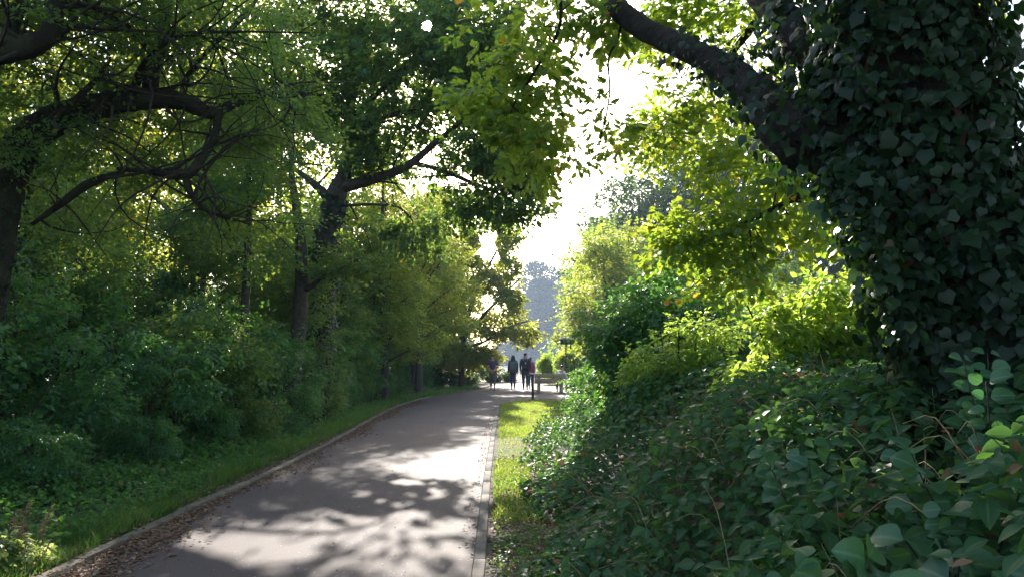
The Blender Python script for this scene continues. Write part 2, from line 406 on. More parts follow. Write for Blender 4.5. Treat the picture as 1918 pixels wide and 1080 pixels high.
def make_tree(root, limbs, blobs, leaf, lm, bark, ncl=150, spl=6, n=20, L=.55, size=.07, keep=None, twig=.010, droop=.25,
              spread=.5, tilt=.45, split_limbs=False, trunk_k=10, flat_=.55, twigk=4, reach=.35, trunk_name='trunk', crown_name='crown', limb_name='limb', vexp=.6, draw=True, bare=0, bare_len=1.8):
    loc = np.array(root.location)
    nodes, rad = [], []
    tb = MB()
    for i, lb in enumerate(limbs):
        a = smooth_line(lb, 7)
        r = np.maximum(a[:, 3], .004)
        tb2 = MB() if split_limbs and (i or limb_name == trunk_name) else tb
        if draw: tb2.tube(a[:, :3] - loc, r, trunk_k if i == 0 else max(6, trunk_k - 2), True, .07)
        if tb2 is not tb and draw: tb2.build(limb_name, bark, root, True)
        nodes.append(a[:, :3]); rad.append(r)
    if tb.n: tb.build(trunk_name, bark, root, True)
    nodes = np.vstack(nodes); rad = np.concatenate(rad)
    pts = in_blobs(blobs, ncl, vexp)
    order = np.argsort(np.min(np.linalg.norm(pts[:, None] - nodes[None, ::3], axis=2), axis=1))
    bb = MB(); sprays = []
    thin = np.where((rad > .015) & (rad < .16))[0] if bare else []
    for k in range(bare):
        j = int(rng.choice(thin)) if k % 3 else int(rng.integers(len(nodes))); q = [nodes[j]]; ln = bare_len * rng.uniform(.35, 1.15)
        d = rng.normal(0, 1, 3) * np.array([1, .7, .5]) + np.array([.35, 0, .25]); d /= np.linalg.norm(d); cv = rng.normal(0, .16, 3)
        for i in range(9):
            d = d + cv + rng.normal(0, .10, 3); d /= np.linalg.norm(d); q.append(q[-1] + d * ln / 9)
        q = np.array(q); rr = np.linspace(min(rad[j] * .6, .006 + .009 * ln), .0025, 10)
        bb.tube(q - loc, rr, 5, False); nodes = np.vstack([nodes, q[2:]]); rad = np.concatenate([rad, rr[2:]])
    for p in pts[order]:
        d = np.linalg.norm(nodes - p, axis=1) + 2.5 * twig / (rad + .5 * twig) * .1
        j = int(np.argmin(d)); a = nodes[j]; ln = np.linalg.norm(p - a)
        if ln < .05: continue
        mid = (a + p) / 2 + rng.normal(0, .13, 3) * ln + np.array([0, 0, .10 * ln])
        t = np.linspace(0, 1, 5)[:, None]
        q = (1 - t) ** 2 * a + 2 * t * (1 - t) * mid + t * t * p
        r0 = min(rad[j] * .65, twig * (1 + ln * 1.3)); rr = np.linspace(r0, max(r0 * .35, twig * .35), 5)
        bb.tube(q - loc, rr, twigk, False)
        nodes = np.vstack([nodes, q[2:]]); rad = np.concatenate([rad, rr[2:]])
        dr = p - q[2]; dr /= np.linalg.norm(dr) + 1e-9
        D = dr * .9 + rng.normal(0, .75, (spl, 3)); D[:, 2] = D[:, 2] * flat_ - droop
        base = p - dr * rng.uniform(0, 1, (spl, 1)) * min(reach, ln) 
        sprays.append(np.hstack([base, D]))
    lb_ = bb; nb = sum(len(f) for f in bb.F)
    leaf_mesh(lb_, leaf, np.vstack(sprays), n, L, size, keep, spread=spread, tilt=tilt, loc=loc)
    o = lb_.build(crown_name, M['twig'], root); o.data.materials.append(lm)
    mi = np.ones(len(o.data.polygons), np.int32); mi[:nb] = 0; o.data.polygons.foreach_set('material_index', mi)
    return o

def limb(*pts):
    """(px, py, Y, radius) read off the photo with its distance"""
    return [(*P(a, b, Y), r) for a, b, Y, r in pts]
def blob(px, py, Y, rx, ry, rz): return (*P(px, py, Y), rx, ry, rz)
def grd(x, y): return (x, y, float(H(x, y)))

# ------------------------------------------------------------------ people
def skin_body(name, verts, edges, mat, parent, sub=1, smooth=True):
    me = bpy.data.meshes.new(name)
    me.from_pydata([v[:3] for v in verts], edges, [])
    o = bpy.data.objects.new(name, me); COL.objects.link(o)
    o.modifiers.new('skin', 'SKIN').use_smooth_shade = smooth
    for i, v in enumerate(verts):
        r = v[3]; me.skin_vertices[0].data[i].radius = (r, r) if not isinstance(r, tuple) else r
    me.skin_vertices[0].data[0].use_root = True
    s = o.modifiers.new('sub', 'SUBSURF'); s.levels = s.render_levels = sub
    dg = bpy.context.evaluated_depsgraph_get(); dg.update()
    me2 = bpy.data.meshes.new_from_object(o.evaluated_get(dg))
    o.modifiers.clear(); o.data = me2; me2.name = name
    me2.materials.clear(); me2.materials.append(mat)
    for p in me2.polygons: p.use_smooth = smooth
    o.parent = parent
    return o

class Skel:
    def __init__(s): s.v = []; s.e = []
    def chain(s, start, pts):
        """pts (x,y,z,r); start index or None; returns last index"""
        k = start
        for p in pts:
            s.v.append(p)
            if k is not None: s.e.append((k, len(s.v) - 1))
            k = len(s.v) - 1
        return k

EYEC = flat('dark_eye_and_lip', (.10, .04, .035)); SKINC = flat('skin', (.42, .25, .18), .6)

def hand(sk, wrist, tip, h, side):
    """palm, four fingers of unequal length and a thumb leaving its side"""
    w = np.array(sk.v[wrist][:3]); d = np.array(tip, float) - w; d /= np.linalg.norm(d)
    lat = np.cross(d, [0, 0, 1.]) if abs(d[2]) < .8 else np.array([0, 1., 0]); lat /= np.linalg.norm(lat)
    palm = w + d * .05 * h
    kp = sk.chain(wrist, [(*palm, .024 * h)])
    for j, ln in enumerate((.040, .048, .045, .034)):
        o = palm + d * .022 * h + lat * (j - 1.5) * .012 * h
        curl = np.cross(lat, d) * side
        sk.chain(kp, [(*o, .006 * h), (*(o + d * ln * .6 * h), .0055 * h), (*(o + d * ln * h + curl * .012 * h), .005 * h)])
    th = w + d * .018 * h - lat * .026 * h
    sk.chain(kp, [(*th, .007 * h), (*(th + d * .03 * h - lat * .012 * h), .006 * h)])

def person(label, loc, H_, rotz, joints, shirt, trousers, shoes, hairc, hair='short', pack=None, sleeve='short', legs='long', group=None, slim=1.0):
    """joints: dict of positions in units of body height (x right, y ahead, z up)"""
    r = thing('person', label, 'person', loc, group); r.rotation_euler = (0, 0, rotz)
    h = H_; J = {k: np.array(v, float) * h for k, v in joints.items()}
    def q(k, rad): return (*J[k], rad * h)
    def mid(a, b, t, rad): return (*(J[a] * (1 - t) + J[b] * t), rad * h)
    sk = Skel()
    pel = sk.chain(None, [q('pelvis', .068 * slim)])
    ch = sk.chain(pel, [mid('pelvis', 'chest', .5, .064 * slim), q('chest', .074 * slim)])
    nk = sk.chain(ch, [q('neck', .030)])
    hd = sk.chain(nk, [(*(J['head'] + np.array([0, 0, -.045 * h])), .044 * h), (*J['head'], .054 * h), (*(J['head'] + np.array([0, -.004, .045]) * h), .040 * h)])
    nose = J['head'] + np.array([0, .060, -.012]) * h
    for s in 'LR':
        sh = sk.chain(ch, [q('sh' + s, .038), mid('sh' + s, 'el' + s, .5, .028), q('el' + s, .023), mid('el' + s, 'wr' + s, .45, .021), q('wr' + s, .014)])
        hand(sk, sh, J['wr' + s] + (J['wr' + s] - J['el' + s]) * .5, h, -1 if s == 'L' else 1)
        sk.chain(pel, [q('hip' + s, .056 * slim), mid('hip' + s, 'kn' + s, .5, .046 * slim), q('kn' + s, .032), mid('kn' + s, 'an' + s, .35, .031), q('an' + s, .019), (*(J['an' + s] + J['fwd' + s] * .06 + np.array([0, 0, -.022 * h])), .016 * h)])
    body = skin_body('body', sk.v, sk.e, SKINC, r, 1)
    # face: nose, ears, eyes, mouth
    def bit(nm, pts, rad, mat):
        fb = MB(); fb.tube(pts, rad, 6); fb.build(nm, mat, r, True)
    bit('nose', [nose + np.array([0, -.012, .014]) * h, nose, nose + np.array([0, -.01, -.010]) * h], [.004 * h, .008 * h, .005 * h], SKINC)
    for s in (-1, 1):
        e = J['head'] + np.array([s * .054, -.002, -.004]) * h
        bit('ear', [e + np.array([0, 0, .014]) * h, e + np.array([s * .006, -.006, 0]) * h, e + np.array([0, 0, -.014]) * h], [.004 * h, .009 * h, .004 * h], SKINC)
        c = J['head'] + np.array([s * .020, .050, .006]) * h
        bit('eye', [c - np.array([.006 * h, 0, 0]), c, c + np.array([.006 * h, 0, 0])], [.002 * h, .005 * h, .002 * h], EYEC)
    c = J['head'] + np.array([0, .050, -.032]) * h
    bit('mouth', [c - np.array([.014 * h, .003, 0]), c, c + np.array([.014 * h, -.003, 0])], [.002 * h, .004 * h, .002 * h], EYEC)
    # shirt
    st = Skel()
    p0 = st.chain(None, [(J['pelvis'][0], J['pelvis'][1], J['pelvis'][2] - .015 * h, .078 * slim * h)])
    c0 = st.chain(p0, [mid('pelvis', 'chest', .5, .074 * slim), q('chest', .084 * slim)])
    st.chain(c0, [mid('chest', 'neck', .75, .045)])
    for s in 'LR':
        cc = [q('sh' + s, .047), mid('sh' + s, 'el' + s, .62, .036)]
        if sleeve == 'long': cc = cc[:1] + [mid('sh' + s, 'el' + s, .5, .036), q('el' + s, .031), mid('el' + s, 'wr' + s, .5, .028), mid('el' + s, 'wr' + s, .93, .021)]
        st.chain(c0, cc)
    skin_body('shirt', st.v, st.e, shirt, r, 1)
    # trousers
    tr = Skel()
    p1 = tr.chain(None, [(*(J['pelvis'] + np.array([0, 0, .012 * h])), .073 * slim * h)])
    for s in 'LR':
        cc = [q('hip' + s, .063 * slim), mid('hip' + s, 'kn' + s, .5, .052 * slim), q('kn' + s, .039)]
        if legs == 'long': cc += [mid('kn' + s, 'an' + s, .45, .035), mid('kn' + s, 'an' + s, .93, .028)]
        elif legs == 'cropped': cc += [mid('kn' + s, 'an' + s, .4, .034), mid('kn' + s, 'an' + s, .68, .031)]
        tr.chain(p1, cc)
    skin_body('trousers', tr.v, tr.e, trousers, r, 1)
    for s in 'LR':
        a, f = J['an' + s], J['fwd' + s]
        f = f / np.linalg.norm(f)
        z = a[2] - .022 * h
        sb = Skel()
        sb.chain(None, [(*(a - f * .022 * h + np.array([0, 0, -.016 * h])), .021 * h), (*(a + f * .03 * h + np.array([0, 0, -.020 * h])), .021 * h),
                        (*(a + f * .075 * h + np.array([0, 0, -.026 * h + min(0, f[2]) * .02 * h])), .017 * h)])
        skin_body('shoe', sb.v, sb.e, shoes, r, 1)
    # hair
    hb = Skel(); hh = J['head']
    k = hb.chain(None, [(*(hh + np.array([0, -.014, .012]) * h), .057 * h)])
    hb.chain(k, [(*(hh + np.array([0, -.006, .040]) * h), .050 * h), (*(hh + np.array([0, -.002, .062]) * h), .028 * h)])
    hb.chain(k, [(*(hh + np.array([0, .020, .040]) * h), .036 * h)])
    if hair == 'short': hb.chain(k, [(*(hh + np.array([0, -.026, -.03]) * h), .034 * h)])
    if hair == 'bun': hb.chain(k, [(*(hh + np.array([0, -.05, .045]) * h), .026 * h), (*(hh + np.array([0, -.064, .05]) * h), .020 * h)])
    if hair == 'long':
        for x in (-.030, 0, .030):
            hb.chain(k, [(*(hh + np.array([x * 1.1, -.034, -.03]) * h), .034 * h), (*(hh + np.array([x * 1.4, -.050, -.10]) * h), .034 * h), (*(hh + np.array([x * 1.45, -.062, -.165]) * h), .022 * h)])
    if hair == 'tail': hb.chain(k, [(*(hh + np.array([0, -.058, -.01]) * h), .020 * h), (*(hh + np.array([0, -.066, -.08]) * h), .016 * h)])
    skin_body('hair', hb.v, hb.e, hairc, r, 2)
    if pack:
        pm, strap, wide, tall, tagm = pack
        c = (J['chest'] * .55 + J['pelvis'] * .45) + np.array([0, -.125 * h, .012 * h])
        pb = MB(); w, t2, dp = wide * h / 2, tall * h / 2, .055 * h
        pb.box(-w, w, -dp, dp, -t2, t2, t=c)
        o = bevel(pb.build('backpack', pm, r), .035 * h, 3)
        pk = MB(); pk.box(-w * .7, w * .7, -.022 * h, .022 * h, -t2 * .55, t2 * .05, t=c + np.array([0, -.068 * h, -.02 * h]))
        bevel(pk.build('pocket', pm, o), .015 * h, 2)
        for s in (-1, 1):
            sb = MB(); top = c + np.array([s * w * .5, .04 * h, t2 * .8])
            shp = (J['shL'] if s < 0 else J['shR']) * .55 + J['chest'] * .45
            a = smooth_line([top, shp + np.array([0, -.02, .075]) * h, shp + np.array([0, .075, .02]) * h, shp + np.array([s * .01, .085, -.06]) * h, c + np.array([s * w * .9, .06 * h, -t2 * .7])], 4)
            sb.tube(a, .011 * h, 6); sb.build('strap', strap, o, True)
        if tagm:
            tb = MB(); tb.box(-.016 * h, .016 * h, -.004 * h, .004 * h, -.022 * h, .022 * h, t=c + np.array([.0, -.062 * h, t2 * .42]))
            bevel(tb.build('tag', tagm, o), .004 * h)
    return r

def walk_joints(stride, arm='swing', ph=1, hipw=.052, shw=.105):
    s = stride * ph
    J = dict(pelvis=(0, 0, .535), chest=(0, .006, .735), neck=(0, .008, .835), head=(0, .016, .925))
    for k, sg in (('L', -1), ('R', 1)):
        f = s * sg          # this leg ahead (+) or behind (-)
        J['hip' + k] = (sg * hipw, 0, .50)
        if f > 0:
            J['kn' + k] = (sg * hipw * .95, f * .62 + .02, .282); J['an' + k] = (sg * hipw * .85, f, .046); J['fwd' + k] = (0, 1, 0)
        else:
            J['kn' + k] = (sg * hipw * .95, f * .35 + .015, .285); J['an' + k] = (sg * hipw * .85, f, .062); J['fwd' + k] = (0, 1, -.25)
        J['sh' + k] = (sg * shw, .0, .80)
        if arm == 'swing':
            J['el' + k] = (sg * (shw + .028), -f * .45 - .01, .63); J['wr' + k] = (sg * (shw + .022), -f * 1.0 + .03, .49)
        elif arm == 'bent':
            J['el' + k] = (sg * (shw + .05), -.035, .635); J['wr' + k] = (sg * (shw - .015), .10, .665)
    return J

navy = flat('navy_cloth', (.03, .035, .075)); plum = flat('plum_cloth', (.07, .04, .09)); denim = flat('dark_denim', (.025, .045, .10))
greygreen = flat('grey_green_canvas', (.10, .125, .125)); black = flat('black_canvas', (.012, .014, .022)); khaki = flat('taupe_cloth', (.13, .10, .085))
red = flat('red_canvas', (.34, .035, .05)); lilac = flat('lilac_cloth', (.24, .16, .30)); white = flat('white_cloth', (.72, .70, .70))
dkhair = flat('dark_brown_hair', (.022, .013, .010), .5); brhair = flat('auburn_hair', (.09, .035, .02), .5)
greytr = flat('charcoal_cloth', (.045, .042, .05)); dshoe = flat('dark_shoe', (.03, .025, .035)); wshoe = flat('white_shoe', (.6, .58, .58))
tagm = flat('pale_tag', (.55, .42, .42))

def face_on(px, py):
    p = G(px, py); return (p[0], p[1], .016)
WALK = 'people walking away along the path'
person('walker in a plum top and cropped taupe trousers, hair tied up, leftmost on the path', face_on(923, 731), 1.70, .06, walk_joints(.14, 'bent', -1), plum, khaki, dshoe, dkhair, 'bun', None, 'short', 'cropped', WALK)
person('long haired walker in dark jeans carrying a grey green backpack', face_on(961, 730), 1.70, 0, walk_joints(.11, 'swing', 1, .046, .10), navy, denim, wshoe, dkhair, 'long', (greygreen, greygreen, .215, .30, None), 'long', 'long', WALK, .95)
person('tall walker in navy jacket with a black backpack bearing a pale tag', face_on(984, 731), 1.80, 0, walk_joints(.13, 'swing', -1), navy, greytr, dshoe, dkhair, 'short', (black, lilac, .19, .30, tagm), 'long', 'long', WALK, 1.03)
person('walker in lilac top with a red backpack, half hidden by the navy jacket', (G(994, 728)[0], 39.3, .016), 1.60, 0, walk_joints(.08, 'swing', 1, .05, .10), lilac, denim, dshoe, brhair, 'tail', (red, red, .20, .29, None), 'long', 'long', WALK, .98)

# bench seen from behind, with someone sitting at its far end
by = 34.6
bx0, bx1 = P(1001, 705, by)[0], P(1060, 705, by)[0]
bench = thing('park_bench', 'low timber park bench seen from behind beside the path junction', 'bench', ((bx0 + bx1) / 2, by, .016))
hw = (bx1 - bx0) / 2
b = MB(); b.box(-hw, hw, -.04, .04, .66, .84); bevel(b.build('backrest', M['bench_wood'], bench), .012)
b = MB(); b.box(-hw, hw, -.035, .035, .44, .63, t=(0, .01, 0)); bevel(b.build('backrest', M['bench_wood'], bench), .012)
b = MB(); b.box(-hw, hw, .06, .26, .40, .46); b.box(-hw, hw, .28, .48, .40, .46); bevel(b.build('seat', M['bench_wood'], bench), .012)
for sx in (-1, 1):
    b = MB(); b.box(-.07, .07, .05, .46, 0, .399, t=(sx * (hw - .2), 0, 0)); b.box(-.06, .06, .042, .075, .3, .80, t=(sx * (hw - .2), 0, 0))
    bevel(b.build('leg', M['bench_wood'], bench), .012)
    b = MB(); b.box(-.035, .035, .05, .46, .64, .69, t=(sx * (hw - .06), 0, 0)); b.box(-.03, .03, .40, .46, .461, .64, t=(sx * (hw - .06), 0, 0))
    bevel(b.build('armrest', M['bench_wood'], bench), .01)
SJ = dict(pelvis=(0, 0, .30), chest=(.055, .035, .49), neck=(.085, .05, .585), head=(.098, .075, .675))
for k, sg in (('L', -1), ('R', 1)):
    SJ['hip' + k] = (sg * .055, .02, .285); SJ['kn' + k] = (sg * .06, .26, .285); SJ['an' + k] = (sg * .06, .27, .046); SJ['fwd' + k] = (0, 1, 0)
    SJ['sh' + k] = (sg * .105 + .075, .035, .55); SJ['el' + k] = (sg * .13 + .07, .06, .39); SJ['wr' + k] = (sg * .09 + .05, .20, .34)
person('person in white sitting on the timber bench, leaning to the right', (bx1 - .32, by + .24, .016), 1.66, -.15, SJ, white, greytr, dshoe, dkhair, 'short', None, 'long', 'long')

# short post in front of the bench, sign among the trees
g = G(998, 747)
post = thing('marker_post', 'short dark marker post with a flat pale cap at the lawn edge', 'post', tuple(g))
b = MB(); b.box(-.045, .045, -.045, .045, -.1, .93); bevel(b.build('shaft', M['dark_metal'], post), .008)
b = MB(); b.box(-.10, .10, -.08, .08, .931, .975); bevel(b.build('cap', M['pale_cap'], post), .01)
g = P(1060, 640, 35.5)
sign = thing('park_sign', 'small dark signboard with a pale hood on a post by the yellow tree', 'sign', (g[0], 35.5, 0))
b = MB(); b.tube([(0, 0, -.2), (0, 0, 1.4), (0, 0, 2.2)], [.04, .036, .03], 8); b.build('pole', M['dark_metal'], sign, True)
b = MB(); b.box(-.25, .25, -.035, .035, 2.17, 2.40); bevel(b.build('board', M['dark_metal'], sign), .008)
b = MB(); b.box(-.29, .29, -.12, .12, 2.403, 2.46); bevel(b.build('hood', M['pale_cap'], sign), .01)
b = MB(); b.box(.17, .24, -.03, .03, 1.95, 2.167); bevel(b.build('bracket', M['dark_metal'], sign), .008)

# ------------------------------------------------------------------ setting
def grid_sheet(xs, ys, zf, name, mat, kind='structure'):
    X, Y = np.meshgrid(xs, ys)
    V = np.stack([X, Y, zf(X, Y)], -1).reshape(-1, 3); nx = len(xs)
    i = np.arange(len(ys) - 1)[:, None] * nx; j = np.arange(nx - 1)[None]
    F = np.stack([i + j, i + j + 1, i + nx + j + 1, i + nx + j], -1).reshape(-1, 4)
    mb = MB(); mb.add(V, F); o = mb.build(name, mat, None, True); o['kind'] = kind
    return o
gx = np.unique(np.concatenate([np.linspace(-2500, -60, 14), np.arange(-60, -8, 2.), np.arange(-8, 8, .2), np.arange(8, 60, 2.), np.linspace(60, 2500, 14)]))
gy = np.unique(np.concatenate([np.linspace(-400, -12, 8), np.arange(-12, 30, .25), np.arange(30, 66, 1.), np.arange(66, 340, 12.), np.linspace(340, 3000, 12)]))
grid_sheet(gx, gy, H, 'ground', M['soil'])

lft = [(-3.3, -8), (-3.1, 0)] + [tuple(G(*p)[:2]) for p in ((120, 1080), (232, 1023), (330, 975), (430, 928), (520, 885), (640, 822), (740, 764), (800, 745), (840, 737.5), (870, 733), (905, 727), (925, 722))]
rgt = [(-.2, -8), (-.24, 0)] + [tuple(G(*p)[:2]) for p in ((882, 1080), (894, 985), (905, 900), (918, 820), (926, 780), (931, 758))]
far = [(-1.2, 46.5), (.8, 48.5), (4, 49), (14, 46.5), (24, 42), (24, 33), (13, 34), (6, 31.5), (2.2, 29.6), (.4, 28.6)]
lftS = smooth_line([(a, b, 0) for a, b in lft], 5)[:, :2]; rgtS = smooth_line([(a, b, 0) for a, b in rgt], 5)[:, :2]
poly = [tuple(p) for p in lftS] + far + [tuple(p) for p in rgtS[::-1]]
bm = bmesh.new(); f = bm.faces.new([bm.verts.new((x, y, .014)) for x, y in poly]); bm.normal_update()
if f.normal.z < 0: f.normal_flip()
bmesh.ops.triangulate(bm, faces=[f]); me = bpy.data.meshes.new('path'); bm.to_mesh(me); bm.free()
me.materials.append(M['path']); o = bpy.data.objects.new('path', me); COL.objects.link(o); o['kind'] = 'structure'
PATHPOLY = np.array(poly)
def in_path(x, y, poly=PATHPOLY):
    c = np.zeros(len(x), bool); n = len(poly)
    for i in range(n):
        x0, y0 = poly[i]; x1, y1 = poly[(i + 1) % n]
        if y0 == y1: continue
        c ^= ((y0 > y) != (y1 > y)) & (x < (x1 - x0) * (y - y0) / (y1 - y0) + x0)
    return c

def edging(line, off0, off1, z1, name, mat, step, gap, jit):
    """a row of edging pieces following a line"""
    line = np.asarray(line); seg = np.linalg.norm(np.diff(line, axis=0), axis=1); s = np.concatenate([[0], np.cumsum(seg)])
    mb = MB(); t = 0.
    while t < s[-1] - step:
        a = np.array([np.interp(t + gap, s, line[:, k]) for k in (0, 1)]); b_ = np.array([np.interp(t + step, s, line[:, k]) for k in (0, 1)])
        d = (b_ - a) / np.linalg.norm(b_ - a); nrm = np.array([-d[1], d[0]])
        dz = rng.normal(0, jit, 2); dx = rng.normal(0, jit * .6, 2)
        c = []
        for z in (-.1, 0):
            for q, k in ((a, 0), (b_, 1)):
                for of in (off0, off1):
                    c.append([*(q + nrm * (of + dx[k])), z1 + dz[k] if z == 0 else -.1])
        mb.add(c, [[0, 1, 3, 2], [4, 6, 7, 5], [0, 2, 6, 4], [1, 5, 7, 3], [0, 4, 5, 1], [2, 3, 7, 6]])
        t += step
    o = mb.build(name, mat); o['kind'] = 'structure'; bevel(o, .008, 2); return o
edging(rgtS[4:], -.092, -.005, .022, 'kerb', M['concrete'], .92, .004, .003)
edging(lftS[4:], .0, .09, .06, 'path_edging', M['timber_edge'], 1.8, .006, .006)
edging(np.array(far[::-1]), -.11, 0, .03, 'kerb', M['concrete'], .92, .006, .003) if False else None

mb = MB(); mb.add([(-400, 50, -1), (400, 50, -1), (400, 345, -1), (-400, 345, -1)], [[0, 1, 2, 3]])
o = mb.build('lake', M['lake']); o['kind'] = 'structure'

# wooded hill beyond the lake
def hillz(x, y):
    prof = 2 + 36 * sst(-8, 12, x) + 10 * sst(18, 70, x) + 3 * np.sin(x * .21) - 26 * sst(-20, -160, x) * 0 + 16 * sst(-12, -120, x)
    return prof * sst(300, 340, y) - 1.2
hx = np.arange(-220, 320, 6.); hy = np.concatenate([np.arange(300, 352, 4.), [400, 500, 700]])
grid_sheet(hx, hy, hillz, 'hill', M['soil'])
mb = MB(); S = []
for k in range(420):
    x = rng.uniform(-40, 80); y = rng.uniform(303, 346); z = float(hillz(np.array(x), np.array(y)))
    r = rng.uniform(2.2, 4.2)
    n = 34; d = rng.standard_normal((n, 3)); d /= np.linalg.norm(d, axis=1)[:, None]; d[:, 2] = abs(d[:, 2]) * .9 - .2
    p = np.array([x, y, z + r * .9]) + d * r * np.array([1, 1, 1.25]) * rng.uniform(.6, 1.05, (n, 1))
    S.append(np.hstack([p, d + rng.normal(0, .4, d.shape)]))
leaf_mesh(mb, 'rhomb', np.vstack(S), 9, 1.6, .75, spread=.6, tilt=.6)
o = mb.build('far_wood', M['wood']); tag(o, 'hazy blue wooded hillside beyond the lake', 'woodland', kind='stuff')

# ------------------------------------------------------------------ the big ivy-clad oak on the right
ot = thing('ivy_clad_oak', 'huge oak trunk wrapped in dark ivy, bare limb reaching over the path', 'tree', (2.62, 4.0, float(H(2.62, 4.))))
bz = ot.location.z
TR = [(2.66, 4.0, bz - .3, .50), (2.60, 4.0, bz + .35, .40), (2.47, 4.0, 1.6, .33), (2.30, 4.02, 2.3, .31), (2.16, 4.05, 2.9, .33), (2.10, 4.1, 3.6, .33), (2.15, 4.2, 4.6, .30), (2.2, 4.3, 6.2, .26), (2.1, 4.6, 8.5, .18), (2.2, 4.8, 10.5, .07)]
LB1 = [(2.12, 4.10, 2.62, .22)] + limb((1525, 255, 4.25, .19), (1465, 235, 4.45, .145), (1420, 175, 4.8, .105), (1345, 120, 5.3, .095), (1270, 85, 5.8, .092), (1200, 50, 6.3, .095), (1150, 8, 6.8, .095)) + [(.9, 7.6, 5.3, .085), (.4, 8.6, 6.3, .06), (-.1, 9.6, 7.2, .03)]
LB2 = [(2.10, 4.10, 3.2, .17)] + limb((1560, 95, 4.5, .15), (1490, 55, 4.9, .12), (1440, 5, 5.4, .11)) + [(1.7, 6.4, 5.2, .09), (1.4, 7.6, 6.4, .06), (1.2, 8.8, 7.2, .03)]
LB3 = [(2.2, 4.2, 4.7, .14), (2.6, 5.6, 5.2, .09), (2.7, 7.0, 5.2, .06), (2.3, 8.2, 4.7, .03), (1.8, 9., 4.2, .008)]
LB4 = [(2.16, 4.05, 2.35, .07), (2.3, 4.8, 2.6, .045), (2.25, 5.6, 2.75, .03), (2.0, 6.3, 2.65, .02), (1.6, 6.8, 2.5, .008)]
LB5 = [(2.15, 4.2, 4.3, .16), (2.6, 3.2, 5.2, .12), (3., 2., 6., .09), (3.2, .8, 6.6, .05)]
LB6 = [(.72, 7.7, 5.5, .05)] + [tuple(x) for x in ((.7, 7.0, 5.6, .03), (.4, 6.6, 5.2, .022))] + limb((1050, 40, 6.5, .016), (1010, 120, 6.6, .012), (960, 200, 6.9, .008))
TW = limb((1165, 25, 6.75, .014), (1158, 70, 6.65, .011), (1140, 110, 6.55, .009), (1142, 165, 6.5, .008), (1136, 215, 6.5, .007), (1124, 262, 6.45, .006), (1117, 320, 6.45, .003))
oblobs = [blob(1035, 40, 6.6, .46, .7, .26), blob(975, 150, 7.0, .42, .7, .30), blob(945, 70, 7.2, .42, .7, .35), blob(925, 190, 7.4, .40, .6, .28), blob(1025, 185, 6.8, .28, .5, .28), blob(1010, 300, 7.0, .28, .5, .25),
          blob(985, 265, 7.4, .3, .5, .25), blob(1130, 20, 6.6, .22, .5, .14), blob(1165, 250, 6.45, .12, .2, .06), blob(1110, 195, 6.5, .12, .2, .05), blob(1120, 130, 6.55, .10, .2, .08)]
oblob2 = [blob(1300, 200, 8.2, .55, .9, .42), blob(1240, 265, 8.6, .32, .7, .38), blob(1450, 120, 7.6, .5, .8, .45), blob(1350, 40, 8.0, .8, 1., .4), blob(1400, 300, 7.0, .5, .6, .22), blob(1240, 40, 8, .35, .8, .3),
          blob(1340, 430, 6.6, .42, .5, .22), blob(1400, 490, 6.5, .25, .4, .22), blob(1470, 380, 6.3, .32, .5, .28), blob(1530, 330, 6.2, .2, .4, .2), blob(1290, 460, 6.8, .22, .4, .12), blob(1360, 520, 6.6, .16, .3, .12), blob(1600, 430, 6.0, .2, .3, .12)]
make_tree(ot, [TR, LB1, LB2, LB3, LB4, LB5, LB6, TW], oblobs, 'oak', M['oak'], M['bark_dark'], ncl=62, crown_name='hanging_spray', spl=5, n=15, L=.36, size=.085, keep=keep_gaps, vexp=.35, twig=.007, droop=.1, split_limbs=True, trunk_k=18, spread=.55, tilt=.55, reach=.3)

make_tree(ot, [TR, LB1, LB2, LB3, LB4], oblob2, 'oak', M['oak'], M['bark'], ncl=165, spl=5, n=15, L=.40, size=.080, keep=keep_gaps, vexp=.35, twig=.007, droop=.1, draw=False, spread=.55, tilt=.55, reach=.3)
make_tree(ot, [TR, LB2, LB3, LB5, [(2.2, 4.3, 6.2, .2), (.8, 2.6, 6.6, .14), (-.8, .2, 7.0, .08), (-2, -2, 7, .04)]],
          [(2.6, 2.0, 7.4, 3.0, 3.2, 1.3), (-.2, -.6, 7.2, 2.8, 2.8, 1.0), (1.4, -4, 6.8, 3.4, 2.6, 1.5), (5.6, -1, 6.4, 2.6, 3., 1.6), (1.6, 7.5, 8.2, 2.0, 2., .9), (4.6, 6.5, 6.5, 1.8, 2.2, 1.4), (5.5, 3.6, 5.2, 1.6, 2., 1.6)],
          'rhomb', M['oak'], M['bark'], ncl=330, spl=7, n=16, L=.7, size=.16, keep=keep_gaps, twig=.012, draw=False, crown_name='unseen_shade_crown')  # unseen crown spread over and behind the camera, added to shade the ivy

